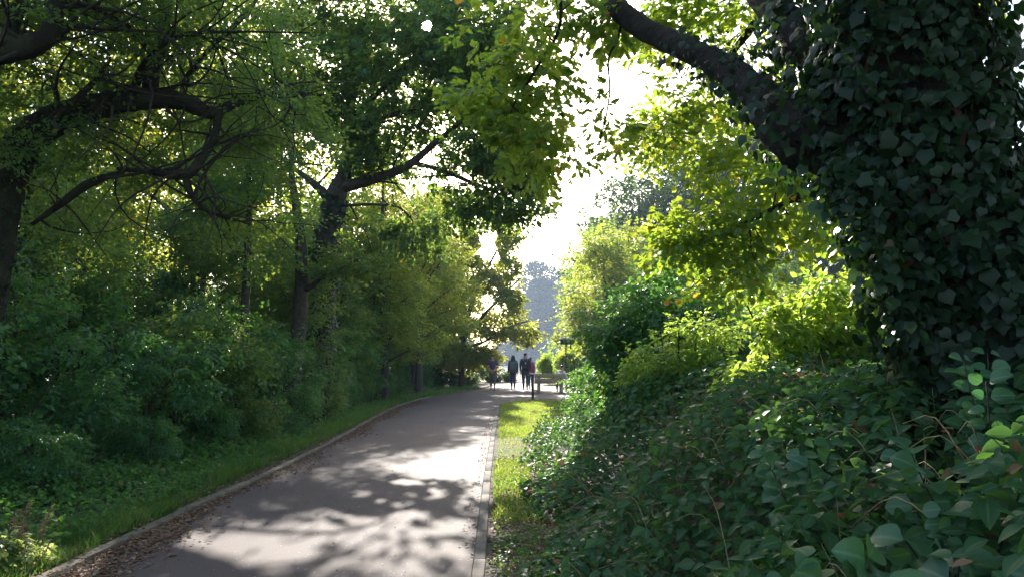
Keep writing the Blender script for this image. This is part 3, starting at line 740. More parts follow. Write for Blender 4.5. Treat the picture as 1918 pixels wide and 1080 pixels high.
def ivy_on(mb, line, z0, z1, n, size, thick, face=None, loc=(0, 0, 0), hang=.25):
    a = smooth_line(line, 10); s = np.concatenate([[0], np.cumsum(np.linalg.norm(np.diff(a[:, :3], axis=0), axis=1))])
    u = rng.uniform(z0, z1, n) * s[-1]
    c = np.stack([np.interp(u, s, a[:, k]) for k in range(3)], 1); r = np.interp(u, s, a[:, 3])
    T = np.stack([np.interp(u, s, np.gradient(a[:, k])) for k in range(3)], 1); T /= np.linalg.norm(T, axis=1)[:, None]
    e = rng.standard_normal((n, 3)); e -= T * np.sum(e * T, 1)[:, None]; e /= np.linalg.norm(e, axis=1)[:, None]
    lump = 1 + .55 * wob(u * 2.3 + e[:, 0] * 2, e[:, 1] * 2 + u, 1.3)
    off = r + thick * (.25 + .9 * rng.uniform(0, 1, n) ** 1.2) * np.clip(lump, .2, 2.)
    p = c + e * off[:, None]
    Z = e + rng.normal(0, .52, (n, 3)) + np.array([0, 0, .35])
    Y = np.stack([rng.normal(0, .45, n), rng.normal(0, .45, n), -1 + rng.normal(0, .3, n)], 1) + e * hang
    V = put_leaves('ivy', p, Y, Z, size * rng.choice([.55, .75, 1., 1.2], n, p=[.3, .3, .3, .1]) * rng.uniform(.75, 1.2, n)); F = LEAF['ivy'][1]
    mb.add(V.reshape(-1, 3) - np.asarray(loc), (F[None] + (np.arange(n) * len(LEAF['ivy'][0]))[:, None, None]).reshape(-1, 4))
L0 = tuple(ot.location)
mb = MB()
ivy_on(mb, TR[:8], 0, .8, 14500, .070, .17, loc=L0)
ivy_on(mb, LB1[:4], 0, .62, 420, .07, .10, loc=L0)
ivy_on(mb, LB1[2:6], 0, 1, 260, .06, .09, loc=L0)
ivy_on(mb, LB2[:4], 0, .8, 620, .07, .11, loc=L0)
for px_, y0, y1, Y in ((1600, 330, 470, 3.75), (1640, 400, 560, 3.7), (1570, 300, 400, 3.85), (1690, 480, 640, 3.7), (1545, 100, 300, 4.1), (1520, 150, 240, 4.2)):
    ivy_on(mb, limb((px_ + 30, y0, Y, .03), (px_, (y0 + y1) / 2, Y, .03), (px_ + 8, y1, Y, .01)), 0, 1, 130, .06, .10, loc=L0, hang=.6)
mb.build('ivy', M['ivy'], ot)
mb = MB()
for k in range(26):
    a0 = rng.uniform(0, 2 * PI); a = smooth_line(TR[:8], 6); i0 = rng.integers(0, 12); pts = []
    for j in range(i0, min(i0 + 22, len(a))):
        aa = a0 + .35 * math.sin(j * .6 + k); pts.append(a[j, :3] + (a[j, 3] + .015) * np.array([math.cos(aa), math.sin(aa), 0]))
    if len(pts) > 3: mb.tube(np.array(pts) - L0, rng.uniform(.008, .02), 5)
mb.build('ivy_stem', surf_mat('ivy_stem', (.05, .028, .018), (.10, .055, .035), 20, .9, 0), ot, True)

# ------------------------------------------------------------------ the left-hand trees beside the path
def lt(name, label, x, y): return thing(name, label, 'tree', grd(x, y))
t = lt('arching_tree', 'dark trunk arching low from the left edge toward the path, fine twigs and small leaves', -6.0, 8.4)
A1 = [(*grd(-6.0, 8.4), .27), (-5.85, 8.4, 1.2, .23)] + limb((-10, 430, 8.3, .21), (25, 300, 8.2, .20), (95, 230, 8.2, .165), (170, 203, 8.3, .14), (260, 187, 8.4, .12), (335, 188, 8.5, .105), (395, 212, 8.7, .07), (450, 190, 9., .05), (520, 175, 9.4, .03), (640, 180, 10, .012))
A2 = limb((280, 188, 8.4, .09), (288, 120, 8.6, .085), (305, 60, 8.8, .075), (312, -10, 9, .065), (340, -90, 9.4, .04))
A3 = limb((410, 212, 8.75, .05), (400, 260, 8.7, .045), (372, 305, 8.6, .05), (345, 328, 8.6, .06), (280, 322, 8.7, .035), (220, 316, 8.8, .02))
A4 = limb((345, 328, 8.6, .045), (365, 375, 8.7, .03), (400, 400, 8.9, .02), (470, 420, 9.2, .01))
A5 = limb((250, 188, 8.4, .04), (262, 130, 8.2, .03), (330, 70, 8., .022), (430, 60, 8.1, .016), (580, 62, 8.6, .008))
A6 = limb((340, 188, 8.5, .04), (360, 130, 8.8, .03), (440, 45, 9.2, .025), (490, -10, 9.6, .02))
A7 = limb((60, 260, 8.2, .07), (110, 215, 8.0, .05), (170, 160, 7.9, .03), (200, 120, 7.8, .02))
A8 = limb((60, 420, 8.6, .02), (110, 385, 8.5, .04), (165, 345, 8.5, .045), (230, 322, 8.6, .03))
make_tree(t, [A1, A2, A3, A4, A5, A6, A7, A8], [blob(200, 60, 8.6, 1.6, 1.6, .9), blob(420, 90, 9.2, 1.2, 1.6, .9), blob(60, 120, 8.4, 1.2, 1.4, 1.0), blob(520, 220, 9.6, .9, 1.2, .55), blob(300, 260, 9.4, 1.4, 1., .5), blob(150, 360, 9.2, 1.1, .9, .55), blob(480, 390, 9.6, .9, .9, .5), (-5, 9, 6.6, 2.6, 2.4, 1.0)],
          'oval', M['beech'], M['bark_mossy'], ncl=430, spl=6, n=20, L=.40, size=.050, bare=150, keep=keep_gaps, twig=.0055, split_limbs=True, trunk_k=14)
mb = MB(); ivy_on(mb, A1[:7], .1, .75, 900, .045, .06, loc=tuple(t.location)); mb.build('ivy', M['ivy'], t)

t = lt('leaning_tree', 'tree leaning in at the top left corner with a thick forked branch', -6.6, 7.0)
B1 = [(*grd(-6.6, 7.0), .22), (-6.3, 7, 1.6, .19), (-5.8, 7.1, 3.2, .17)] + limb((-40, 120, 7.2, .15), (10, 95, 7.2, .125), (60, 85, 7.2, .11), (95, 60, 7.2, .095), (105, -10, 7.3, .085), (120, -90, 7.5, .06))
B2 = limb((15, 90, 7.2, .08), (25, 40, 7.3, .07), (45, -10, 7.4, .06), (60, -80, 7.6, .03))
B3 = limb((90, 68, 7.2, .05), (140, 50, 7.3, .035), (200, 55, 7.5, .02), (300, 60, 7.8, .01))
make_tree(t, [B1, B2, B3], [blob(60, 10, 7.6, 1.2, 1.3, .7), blob(-60, 220, 7.6, .9, 1.2, .8), blob(230, 20, 7.8, .7, 1., .35), (-5, 7.4, 5.8, 2.2, 2., .8)], 'oval', M['beech'], M['bark_mossy'], ncl=190, spl=6, n=20, L=.40, size=.050, bare=50, keep=keep_gaps, twig=.0055, split_limbs=True)

t = lt('forked_oak', 'tall oak with dark forked trunk left of the path, crown reaching over it', -4.75, 19.2)
F1 = [(*grd(-4.75, 19.2), .36), (-4.75, 19.2, 1.5, .31)] + limb((612, 470, 19.2, .29), (618, 420, 19.2, .28), (632, 360, 19.2, .25), (645, 325, 19.2, .17), (650, 280, 19.3, .14), (655, 210, 19.5, .11)) + [(-4.0, 19.8, 9.5, .08), (-3.8, 20, 11.5, .04)]
F2 = limb((636, 352, 19.2, .17), (690, 338, 18.9, .13), (740, 322, 18.6, .105), (772, 305, 18.4, .095), (810, 272, 18.1, .075), (850, 240, 17.8, .06), (900, 190, 17.4, .04), (960, 120, 17, .025))
F3 = limb((772, 305, 18.4, .06), (830, 320, 18.0, .055), (890, 345, 17.8, .045), (940, 365, 17.6, .03), (975, 385, 17.5, .012))
F4 = limb((622, 375, 19.2, .12), (592, 348, 19.2, .10), (570, 330, 19.3, .07), (520, 290, 19.6, .05), (460, 230, 20, .02))
F5 = limb((640, 385, 19.1, .04), (700, 383, 18.7, .035), (745, 388, 18.5, .028), (770, 410, 18.4, .018), (775, 430, 18.4, .01))
F6 = limb((652, 250, 19.3, .08), (720, 220, 18.8, .06), (830, 200, 18., .045), (900, 260, 17.6, .025), (970, 280, 17.2, .012))
F7 = limb((655, 225, 19.4, .08), (760, 130, 18.4, .06), (880, 60, 17.2, .05), (980, 30, 16.4, .025))
fbl = [blob(900, 100, 17.3, 1.5, 1.8, 1.0), blob(840, 60, 17.6, 1.3, 1.6, 1.0), blob(900, 120, 17, 1.9, 2.2, 1.1), blob(1000, 60, 16.3, 1.0, 1.6, .9), blob(1010, 210, 16.3, .75, 1.4, .75), blob(800, 90, 18, 1.7, 2.2, 1.3), blob(700, 150, 19.5, 1.8, 2.2, 1.3), blob(600, 90, 20, 2.0, 2.4, 1.6),
       blob(930, 280, 17.4, .9, 1.6, .7), blob(950, 310, 17.2, .6, 1.2, .6), blob(1020, 320, 16.8, .55, 1., .55), blob(1000, 360, 17, .35, .8, .4), blob(690, 260, 18.9, .9, 1., .5), blob(760, 230, 18.6, 1.5, 1.4, .6), blob(690, 300, 18.8, .9, 1., .45), blob(850, 300, 18, 1.0, 1.2, .4), blob(840, 400, 18, .9, 1.2, .35), blob(790, 450, 18.3, .8, 1., .35), blob(1020, 240, 16.4, .5, 1.2, .5), blob(940, 200, 17, 1.4, 1.6, .8), blob(930, 390, 17.6, .6, 1., .40), blob(860, 370, 17.8, .5, .8, .25), blob(975, 400, 17.4, .22, .5, .35), blob(740, 420, 18.5, .7, .7, .3),
       blob(540, 250, 20.2, 1.6, 1.6, 1.0), blob(480, 180, 20.5, 1.5, 2, 1.2), (-3.5, 19, 11, 3.4, 3.4, 1.7), blob(640, 200, 20, 1.4, 1.6, .9)]
make_tree(t, [F1, F2, F3, F4, F5, F6, F7], fbl, 'oval', M['shaded_oak'], M['bark'], ncl=1120, spl=6, n=18, L=.52, size=.115, bare=60, bare_len=2.6, keep=keep_gaps, twig=.010, split_limbs=True, trunk_k=14, droop=.2)
mb = MB(); ivy_on(mb, F1[:6], .05, .9, 900, .10, .10, loc=tuple(t.location)); mb.build('ivy', M['ivy'], t)

t = lt('slender_tree', 'straight dark trunk standing in the thicket in front of the forked oak', -4.7, 16.6)
make_tree(t, [[(*grd(-4.7, 16.6), .20), (-4.65, 16.6, 1.2, .18), (-4.55, 16.6, 2.6, .16), (-4.6, 16.7, 4., .12), (-4.9, 16.9, 5.6, .07), (-4.9, 17, 7, .03)], [(-4.55, 16.6, 2.9, .06), (-3.9, 16.4, 3.3, .045), (-3.2, 16.2, 3.6, .03), (-2.9, 16.1, 3.5, .012)]],
          [(-6.2, 17, 6.2, 1.0, 1.4, 1.0), (-3.5, 16.3, 3.6, .8, .8, .35), (-5.9, 16.4, 4.6, .9, 1.2, .8)], 'oval', M['beech'], M['bark'], ncl=150, spl=6, n=18, L=.45, size=.075, keep=keep_gaps, twig=.008)
t = lt('young_tree', 'thin dark stem rising in the left thicket, left of the forked oak', -4.95, 14.1)
make_tree(t, [[(*grd(-4.95, 14.1), .10), (-4.9, 14.1, 1.6, .085), (-4.86, 14.1, 3.2, .07), (-4.9, 14.2, 4.6, .045), (-5, 14.3, 5.8, .02)]],
          [(-5.2, 14.3, 5.2, 1.3, 1.3, 1.), (-5.6, 14.0, 3.8, 1., 1., .7), (-4.5, 13.8, 3.6, .7, .8, .5)], 'oval', M['beech'], M['bark'], ncl=170, spl=6, n=18, L=.42, size=.07, keep=keep_gaps, twig=.007)
t = lt('lakeside_tree', 'light green tree with slanting branches left of the walkers, sky showing behind', -2.75, 42)
Q = lambda px, py, Y, r: (*P(px, py, Y), r)
make_tree(t, [[(*grd(-2.75, 42), .17), Q(868, 640, 42, .14), Q(880, 580, 42, .11), Q(905, 520, 42, .08), Q(930, 470, 42, .05)], [Q(872, 630, 42, .12), Q(910, 585, 41.6, .09), Q(950, 545, 41.2, .06), Q(975, 520, 41, .03)], [Q(870, 650, 42, .1), Q(905, 640, 41.5, .07), Q(960, 610, 41, .05), Q(990, 600, 40.8, .02)], [Q(868, 640, 42, .12), Q(840, 580, 42.2, .08), Q(810, 530, 42.6, .04)]],
          [blob(870, 520, 42, 1.8, 1.8, 1.3), blob(930, 500, 41.5, 1.1, 1.6, 1.2), blob(925, 600, 41.2, 1.5, 1.5, .9), blob(975, 625, 41, .75, 1., .55), blob(820, 580, 42.5, 1.6, 1.6, 1.4), blob(840, 470, 42.5, 1.6, 1.6, .9), blob(950, 560, 41.2, .8, 1.2, .6), blob(850, 660, 42, 1.4, 1.4, .9), blob(900, 665, 41.6, 1.0, 1.2, .5), blob(800, 650, 42.5, 1.4, 1.4, 1.2), blob(900, 440, 42, 1.0, 1.4, .6), blob(890, 395, 42.5, 1.2, 1.4, .8), blob(945, 440, 41.6, .8, 1.2, .7), blob(830, 380, 43, 1.3, 1.4, .9)],
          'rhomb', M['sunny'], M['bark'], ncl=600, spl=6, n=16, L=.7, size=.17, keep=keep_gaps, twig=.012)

# ------------------------------------------------------------------ woods: a few kinds of tree, repeated one by one
def kind(leafm, h, r, seed_blobs, size, ncl, bark='bark', leaf='rhomb', n=16, L=.9):
    t = thing('woodland_tree', None, None, (0, 0, 0))
    lean = rng.normal(0, .4, 2)
    T = [(0, 0, -.3, .034 * h * .6), (0, 0, h * .2, .027 * h * .6), (lean[0] * .5, lean[1] * .5, h * .5, .02 * h * .6), (*lean, h * .75, .011 * h * .6), (*(lean * 1.2), h * .92, .03)]
    bl = []; limbs = [T]
    for k in range(seed_blobs):
        a = k * 2.4 + rng.uniform(-.5, .5); z = h * (.30 + .55 * k / seed_blobs); rr = r * (.62 if k < seed_blobs * .75 else .35) * rng.uniform(.75, 1.1)
        c = (rr * math.cos(a), rr * math.sin(a), z); s = r * rng.uniform(.38, .55)
        bl.append((*c, s, s, s * .75)); limbs.append([(0, 0, z * .72, .012 * h * .6), (c[0] * .5, c[1] * .5, z * .9, .008 * h * .6), (*c, .02)])
    bl.append((lean[0], lean[1], h * .9, r * .45, r * .45, h * .10))
    make_tree(t, limbs, bl, leaf, leafm, M[bark], ncl=ncl, spl=6, n=n, L=L, size=size, twig=.012, reach=.5)
    return t
K = [kind(M['far'], 14, 4.0, 9, .16, 190), kind(M['far'], 11, 3.4, 8, .15, 180), kind(M['bluegreen'], 14, 4.6, 10, .20, 330), kind(M['yellow'], 8, 2.6, 8, .15, 250), kind(M['beech'], 6, 2.0, 8, .085, 170, n=18, L=.55, leaf='oval'), kind(M['sunny'], 14, 3.8, 10, .15, 230)]
used = set()
def plant(k, x, y, s, label, cat='tree', group=None, sz=None, name=None, rz=None):
    o = K[k] if k not in used else copy_tree(K[k])
    used.add(k); o.location = (x, y, float(H(x, y))); o.rotation_euler = (0, 0, rng.uniform(0, 6.28) if rz is None else rz); o.scale = (s, s, sz or s)
    if 'group' in o: del o['group']
    o.name = name or 'woodland_tree'
    tag(o, label, cat, group); return o
LW, LWT = 'leafy tree deep in the wood left of the path, merging with its neighbours', 'trees deep in the left wood'
for k, x, y, s in ((1, -11, 13.5, .8), (5, -9.6, 23.5, 1.0), (5, -13, 25.5, 1.1), (5, -16.5, 24, 1.05), (5, -20.5, 27, 1.2), (1, -9.2, 31.5, .82), (1, -16, 33, .8), (1, -24, 36, .9), (1, -8.6, 38, .72), (1, -13, 42, .72), (1, -7.4, 46, .68), (1, -20, 47, .8), (1, -8.4, 55, .7), (5, -5.6, 30.5, .58), (1, -4.9, 37, .84), (1, -6.4, 25.5, .74), (1, -4.6, 47, .95), (5, -6.0, 33.5, .82), (5, -3.6, 47, .70), (5, -4.1, 33, .62), (5, -4.7, 27.5, .62), (5, -4.3, 26.5, .45), (5, -3.7, 31, .60)):
    plant(k, x, y, s, LW, group=LWT)
UT, UTG = 'small leaved understorey tree filling the thicket behind the left verge', 'understorey trees behind the left verge'
for x, y, s in ((-8.2, 9.2, .85), (-7.6, 11.6, .8), (-8.8, 14.5, .95), (-7.2, 17.8, .85), (-7.0, 21.5, .95), (-7.0, 24.5, .9), (-7.4, 29, 1.0), (-6.8, 33.5, .9), (-6.2, 38, .95), (-10.5, 10.5, 1.1), (-11.5, 15.5, 1.1), (-5.6, 46, .9), (-5.0, 17.9, .64), (-5.2, 22.8, .7), (-5.3, 27, .75)):
    plant(4, x, y, s, UT, group=UTG, name='understorey_tree')
plant(3, *P(1140, 600, 39)[:2], 1.0, 'yellowing tree right of the small dark sign', name='yellowing_tree')
plant(3, *P(1185, 600, 44)[:2], 1.15, 'taller yellow green tree just right of the yellowing tree by the sign', name='yellowing_tree')
plant(0, *P(1152, 600, 62)[:2], .8, 'slim tall green tree bordering the sky gap on its right', sz=1.15, name='woodland_tree')
plant(1, *P(1132, 600, 55)[:2], 1.1, 'olive tree behind the yellowing tree, against the hazy hill', name='yellowing_tree')
plant(1, *P(1168, 600, 60)[:2], 1.42, 'rounded olive green tree at the right side of the sky gap', name='woodland_tree')
plant(2, *P(1300, 500, 60)[:2], 1.65, 'tall blue green tree in the middle distance right of the sky gap', name='woodland_tree')
plant(2, *P(1195, 500, 64)[:2], 1.45, 'blue green tree behind the olive tree right of the sky gap', name='woodland_tree')
plant(2, *P(1430, 500, 58)[:2], 1.55, 'shaded blue green tree behind the sunlit oak spray', name='woodland_tree')
plant(2, *P(1560, 500, 46)[:2], .78, 'dark blue green tree seen between the oak spray and the ivy trunk', name='woodland_tree')
plant(2, *P(1700, 500, 52)[:2], .85, 'blue green tree mostly hidden behind the ivy trunk', name='woodland_tree')
plant(1, *P(1350, 500, 38)[:2], .62, 'lower green tree behind the dark thicket on the right', name='woodland_tree')
plant(1, *P(1480, 500, 36)[:2], .58, 'lower green tree behind the lime shrub', name='woodland_tree')
plant(1, *P(1245, 500, 40)[:2], .66, 'green tree right of the two yellowing trees', name='woodland_tree')
plant(0, *P(1850, 500, 48)[:2], .9, 'tree showing at the right edge beyond the ivy trunk', name='woodland_tree')

# ------------------------------------------------------------------ shrubs
def shrub_kind(name, leafm, h, r, leaf, size, ncl, n=16, L=.42, stems=6, blobs=7, keep=None, low=.3, loc=None, spl=6, tilt=.5):
    t = thing(name, None, None, (0, 0, 0) if loc is None else loc)
    o = np.array(t.location); st = []; bl = []
    for k in range(blobs):
        a = k * 2.4 + rng.uniform(-.4, .4); q = r * .55 * rng.uniform(.5, 1.15); z = h * (low + (.86 - low) * ((k * .618) % 1))
        s = r * rng.uniform(.42, .6); bl.append((*(o + [q * math.cos(a), q * math.sin(a), z]), s, s, min(s * .8, h * .3)))
        if k < stems:
            st.append([(*(o + [.1 * math.cos(a), .1 * math.sin(a), -.1]), .03), (*(o + [q * .4 * math.cos(a), q * .4 * math.sin(a), z * .6]), .022), (*(o + [q * math.cos(a), q * math.sin(a), z]), .010)])
    make_tree(t, st, bl, leaf, leafm, M['bark'], ncl=ncl, spl=spl, n=n, L=L, size=size, twig=.006, trunk_name='stem', limb_name='stem', split_limbs=True, crown_name='foliage', trunk_k=7, keep=keep, tilt=tilt)
    return t
SH = [shrub_kind('dark_shrub', M['dark'], 2.6, 1.35, 'ovate', .075, 115), shrub_kind('dark_shrub', M['dark'], 3.2, 1.3, 'ovate', .065, 130), shrub_kind('green_shrub', M['weed'], 1.5, .9, 'oval', .06, 110, L=.34),
      shrub_kind('hazel_shrub', M['beech'], 2.6, 1.3, 'ovate', .07, 110), shrub_kind('yellow_shrub', M['bright'], 2.2, 1.1, 'rhomb', .11, 130, L=.5), shrub_kind('bluish_shrub', M['bluegreen'], 1.5, 1.3, 'rhomb', .10, 130, L=.5)]
usedS = set()
def bush(k, x, y, s, label, group=None, sz=None, cat='shrub', name=None):
    o = SH[k] if k not in usedS else copy_tree(SH[k])
    usedS.add(k); o.location = (x, y, float(H(x, y))); o.rotation_euler = (0, 0, rng.uniform(0, 6.28)); o.scale = (s, s, sz or s)
    if 'group' in o: del o['group']
    if name: o.name = name
    tag(o, label, cat, group)
LS, LSG = 'dark glossy shrub in the thicket along the left grass verge', 'shrubs along the left verge'
for k, x, y, s in ((0, -5.9, 7.0, .85), (1, -5.6, 8.9, .85), (0, -5.1, 10.6, .8), (3, -5.1, 12.4, .95), (1, -5.3, 14.8, .9), (0, -9.3, 10.2, 1.25), (1, -10.5, 13.2, 1.3), (0, -12.5, 16.5, 1.5), (1, -8.8, 18.5, 1.4), (0, -9.2, 14.6, 1.35), (1, -11.4, 18.3, 1.4), (0, -5.5, 17.2, .95), (3, -5.2, 19.8, .8), (0, -5.5, 22, .95), (1, -5.6, 24.6, .9), (0, -5.6, 27.4, 1.), (3, -5.6, 30.4, 1.), (0, -5.3, 33.2, .9), (1, -5.4, 36.4, .85), (0, -4.7, 39.4, .8), (0, -7.6, 8.6, 1.1), (1, -7.4, 13, 1.1), (0, -7.6, 16.4, 1.1), (1, -7.6, 20, 1.1), (0, -4.75, 7.9, .40), (0, -4.55, 9.8, .36), (0, -4.6, 12.0, .40), (3, -4.75, 13.2, .72), (1, -4.55, 15.4, .66), (0, -4.4, 14.4, .38), (3, -4.7, 18.2, .75), (0, -4.6, 20.9, .42), (3, -4.7, 23.4, .45), (1, -4.7, 25.8, .42), (0, -4.7, 28.4, .45), (0, -4.5, 31, .42)):
    bush(k, x, y, s, LS, LSG)
BL, BLG = 'low bluish shrub by the path bend behind the walkers', 'low shrubs behind the walkers'
for x, y, s in ((-4.0, 42.5, .8), (-3.0, 44.5, .75), (-2.4, 48, .75), (-1.4, 50.5, .62), (-.3, 51.5, .5), (-5.2, 41.5, 1.0)): bush(5, x, y, s, BL, BLG)
bush(4, *P(1028, 690, 47)[:2], .55, 'small lime yellow shrub behind the bench', sz=.85)
bush(4, *P(1072, 660, 43)[:2], .75, 'yellow shrub under the small dark sign', sz=1.0)
bush(4, *P(1145, 680, 34)[:2], .6, 'pale yellow shrub among the green right of the bench')
bush(2, 2.15, 19.5, .95, 'leafy green shrub closing off the lawn on the right', name='green_shrub')
bush(2, 3.1, 26.5, 1.0, 'green shrub right of the bench end', name='green_shrub')
bush(2, 2.0, 15.4, 1.0, 'green shrub in front of the lawn corner, left of the dark thicket', name='green_shrub')
bush(3, 4.6, 13.8, 1.05, 'green shrub behind the dark thicket and the lime shrub', name='hazel_shrub')
bush(3, 6.4, 12.4, 1.0, 'green shrub behind the lime shrub, left of the ivy trunk', name='hazel_shrub')
bush(1, 3.6, 17.5, 1.1, 'dark shrub behind the thicket with slim stems', name='dark_shrub')
bush(3, 6.2, 19.5, 1.25, 'hazel shrub farther back on the right between the trunks', name='hazel_shrub')

t = thing('thicket_shrub', 'deep green thicket of slim upright stems right of the lawn', 'shrub', grd(2.15, 10.5))
sts = []
for k in range(7):
    x, y = 2.1 + rng.uniform(-.75, .75), 10.5 + rng.uniform(-.7, .7); lx = rng.normal(0, .25)
    sts.append([(*grd(x, y), .016), (x + lx * .4, y, 1.2, .011), (x + lx, y + rng.normal(0, .1), 2.1, .005)])
make_tree(t, sts, [(1.75, 10.3, 1.2, .6, .7, .55), (2.5, 10.4, 1.4, .8, .7, .6), (2.1, 10.8, 2.1, .8, .8, .5), (2.9, 10.8, 2.0, .6, .6, .5), (2.3, 10.7, 2.75, .45, .5, .3), (1.45, 10.6, 1.7, .4, .5, .4), (3.2, 10.2, 1.2, .6, .6, .5)],
          'ovate', M['dark'], M['twig'], ncl=360, spl=6, n=18, L=.36, size=.068, twig=.005, trunk_name='stem', limb_name='stem', split_limbs=True, crown_name='foliage', trunk_k=6, keep=keep_gaps)
t = thing('lime_shrub', 'sunlit yellow green shrub left of the ivy trunk', 'shrub', grd(2.75, 7.0))
make_tree(t, [[(*grd(2.75 + .1 * k - .25, 7.0), .018), (2.7 + .14 * k - .35, 6.95, 1.4, .013), (2.7 + .26 * k - .65, 6.9, 2.1, .006)] for k in range(6)],
          [(2.75, 7., 1.55, .62, .5, .40), (3.15, 6.9, 1.8, .42, .45, .42), (2.45, 7.0, 1.75, .35, .4, .35), (2.9, 7.1, 2.15, .35, .4, .24), (3.35, 7.0, 1.45, .35, .4, .3), (2.15, 6.9, 1.35, .3, .3, .22)],
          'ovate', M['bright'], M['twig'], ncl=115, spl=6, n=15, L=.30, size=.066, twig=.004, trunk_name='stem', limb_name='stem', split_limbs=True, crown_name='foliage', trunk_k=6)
t = thing('pale_shrub', 'feathery pale green shrub next to the lime shrub on its left', 'shrub', grd(1.75, 8.6))
make_tree(t, [[(*grd(1.7 + .08 * k, 8.6), .018), (1.7 + .14 * k, 8.6, 1.2, .012), (1.65 + .2 * k, 8.6, 1.8, .006)] for k in range(4)],
          [(1.8, 8.6, 1.5, .4, .35, .3), (1.55, 8.6, 1.25, .3, .35, .25), (2.1, 8.6, 1.75, .35, .35, .25)], 'ovate', M['bright'], M['twig'], ncl=55, spl=6, n=18, L=.30, size=.05, twig=.004, trunk_name='stem', limb_name='stem', split_limbs=True, crown_name='foliage', trunk_k=6)

# ------------------------------------------------------------------ undergrowth on the right bank
XB = [(-2, .9), (1.2, .55), (3, .22), (5.3, .26), (6.6, .27), (11.6, .20), (17, .5), (24, 1.4)]
def xb(y): return np.interp(y, [a for a, _ in XB], [b for _, b in XB]) + .12 * np.sin(y * 2.1) + .07 * np.sin(y * 5.7)
def utop(x, y):
    d = x - xb(y)
    return H(x, y) + .12 + .74 * sst(-.05, 1.25, d) * (1 - .45 * sst(9, 16, y)) + .16 * wob(x * 1.6, y * 1.6) * sst(0, .6, d)
def scatter(n, x0, x1, y0, y1, near=1.0):
    y = y0 + (y1 - y0) * rng.uniform(0, 1, n) ** near; x = rng.uniform(x0, x1, n); return x, y
def place_leaf_layer(mb, kind_, x, y, z, size, tilt=.5, lean=(0, -.45)):
    n = len(x); p = np.stack([x, y, z], 1)
    a = rng.uniform(0, 2 * PI, n)
    Y = np.stack([np.cos(a), np.sin(a), rng.normal(-.25, .35, n)], 1)
    Z = np.stack([rng.normal(lean[0], tilt, n), rng.normal(lean[1], tilt, n), np.ones(n)], 1)
    V = put_leaves(kind_, p, Y, Z, size * rng.uniform(.55, 1.25, n)); F = LEAF[kind_][1]; nv = len(LEAF[kind_][0])
    vein(mb, kind_, n)
    mb.add(V.reshape(-1, 3), (F[None] + (np.arange(n) * nv)[:, None, None]).reshape(-1, F.shape[1]))
mb = MB()
for n, x0, x1, y0, y1, kd, sz in ((15000, -.1, 3.2, 1.6, 4.6, 'ovate', .085), (30000, -.1, 5.5, 3.8, 9.5, 'ovate', .085), (18000, -.1, 7, 8, 17, 'ovate', .085), (5000, .2, 8, 16, 26, 'oval', .09)):
    x, y = scatter(n, x0, x1, y0, y1)
    ok = (x > xb(y)) & (np.hypot(x, y) > 1.5); x, y = x[ok], y[ok]
    t = utop(x, y); g = H(x, y)
    clump = wob(x * 2.7 + 5, y * 2.7, 1.)
    dep = rng.uniform(0, 1, len(x)) ** 1.5
    z = t + .08 * clump - dep * np.minimum(.55, t - g) * .9
    keepm = rng.uniform(0, 1, len(x)) < .8 + .45 * clump
    place_leaf_layer(mb, kd, x[keepm], y[keepm], z[keepm], sz)
o = mb.build('undergrowth', M['bramble']); tag(o, 'dense green bramble and ground cover on the right bank', 'undergrowth', kind='stuff')

mb = MB()
for k in range(420):
    x, y = rng.uniform(.1, 3.2), rng.uniform(2.2, 8.)
    if x < xb(y) or math.hypot(x, y) < 2.7: continue
    a = rng.uniform(0, 2 * PI); ln = rng.uniform(.2, .7 if x < 1.3 else .4); z = float(utop(x, y)) - rng.uniform(.12, .4)
    e = np.array([math.cos(a), math.sin(a), rng.uniform(-.1, .8)]) * ln
    pts = [np.array([x, y, z]), np.array([x, y, z]) + e * .5 + [0, 0, .10], np.array([x, y, z]) + e + [0, 0, -.03]]
    mb.tube(smooth_line(pts, 3), [.0032, .003, .0028, .0026, .0022, .0018, .0015], 3, False)
for k in range(160):
    x, y = rng.uniform(.3, 3.2), rng.uniform(2.2, 7.)
    if x < xb(y) + .1: continue
    z = float(H(x, y)); h = float(utop(x, y)) - z + rng.uniform(-.1, .14)
    mb.tube([(x, y, z), (x + rng.normal(0, .04), y, z + h * .5), (x + rng.normal(0, .10), y + rng.normal(0, .06), z + h)], [.003, .0028, .0015], 3, False)
o = mb.build('dry_stems', M['dry_stem']); tag(o, 'dry brown bramble canes tangled through the undergrowth', 'dry stems', kind='stuff')

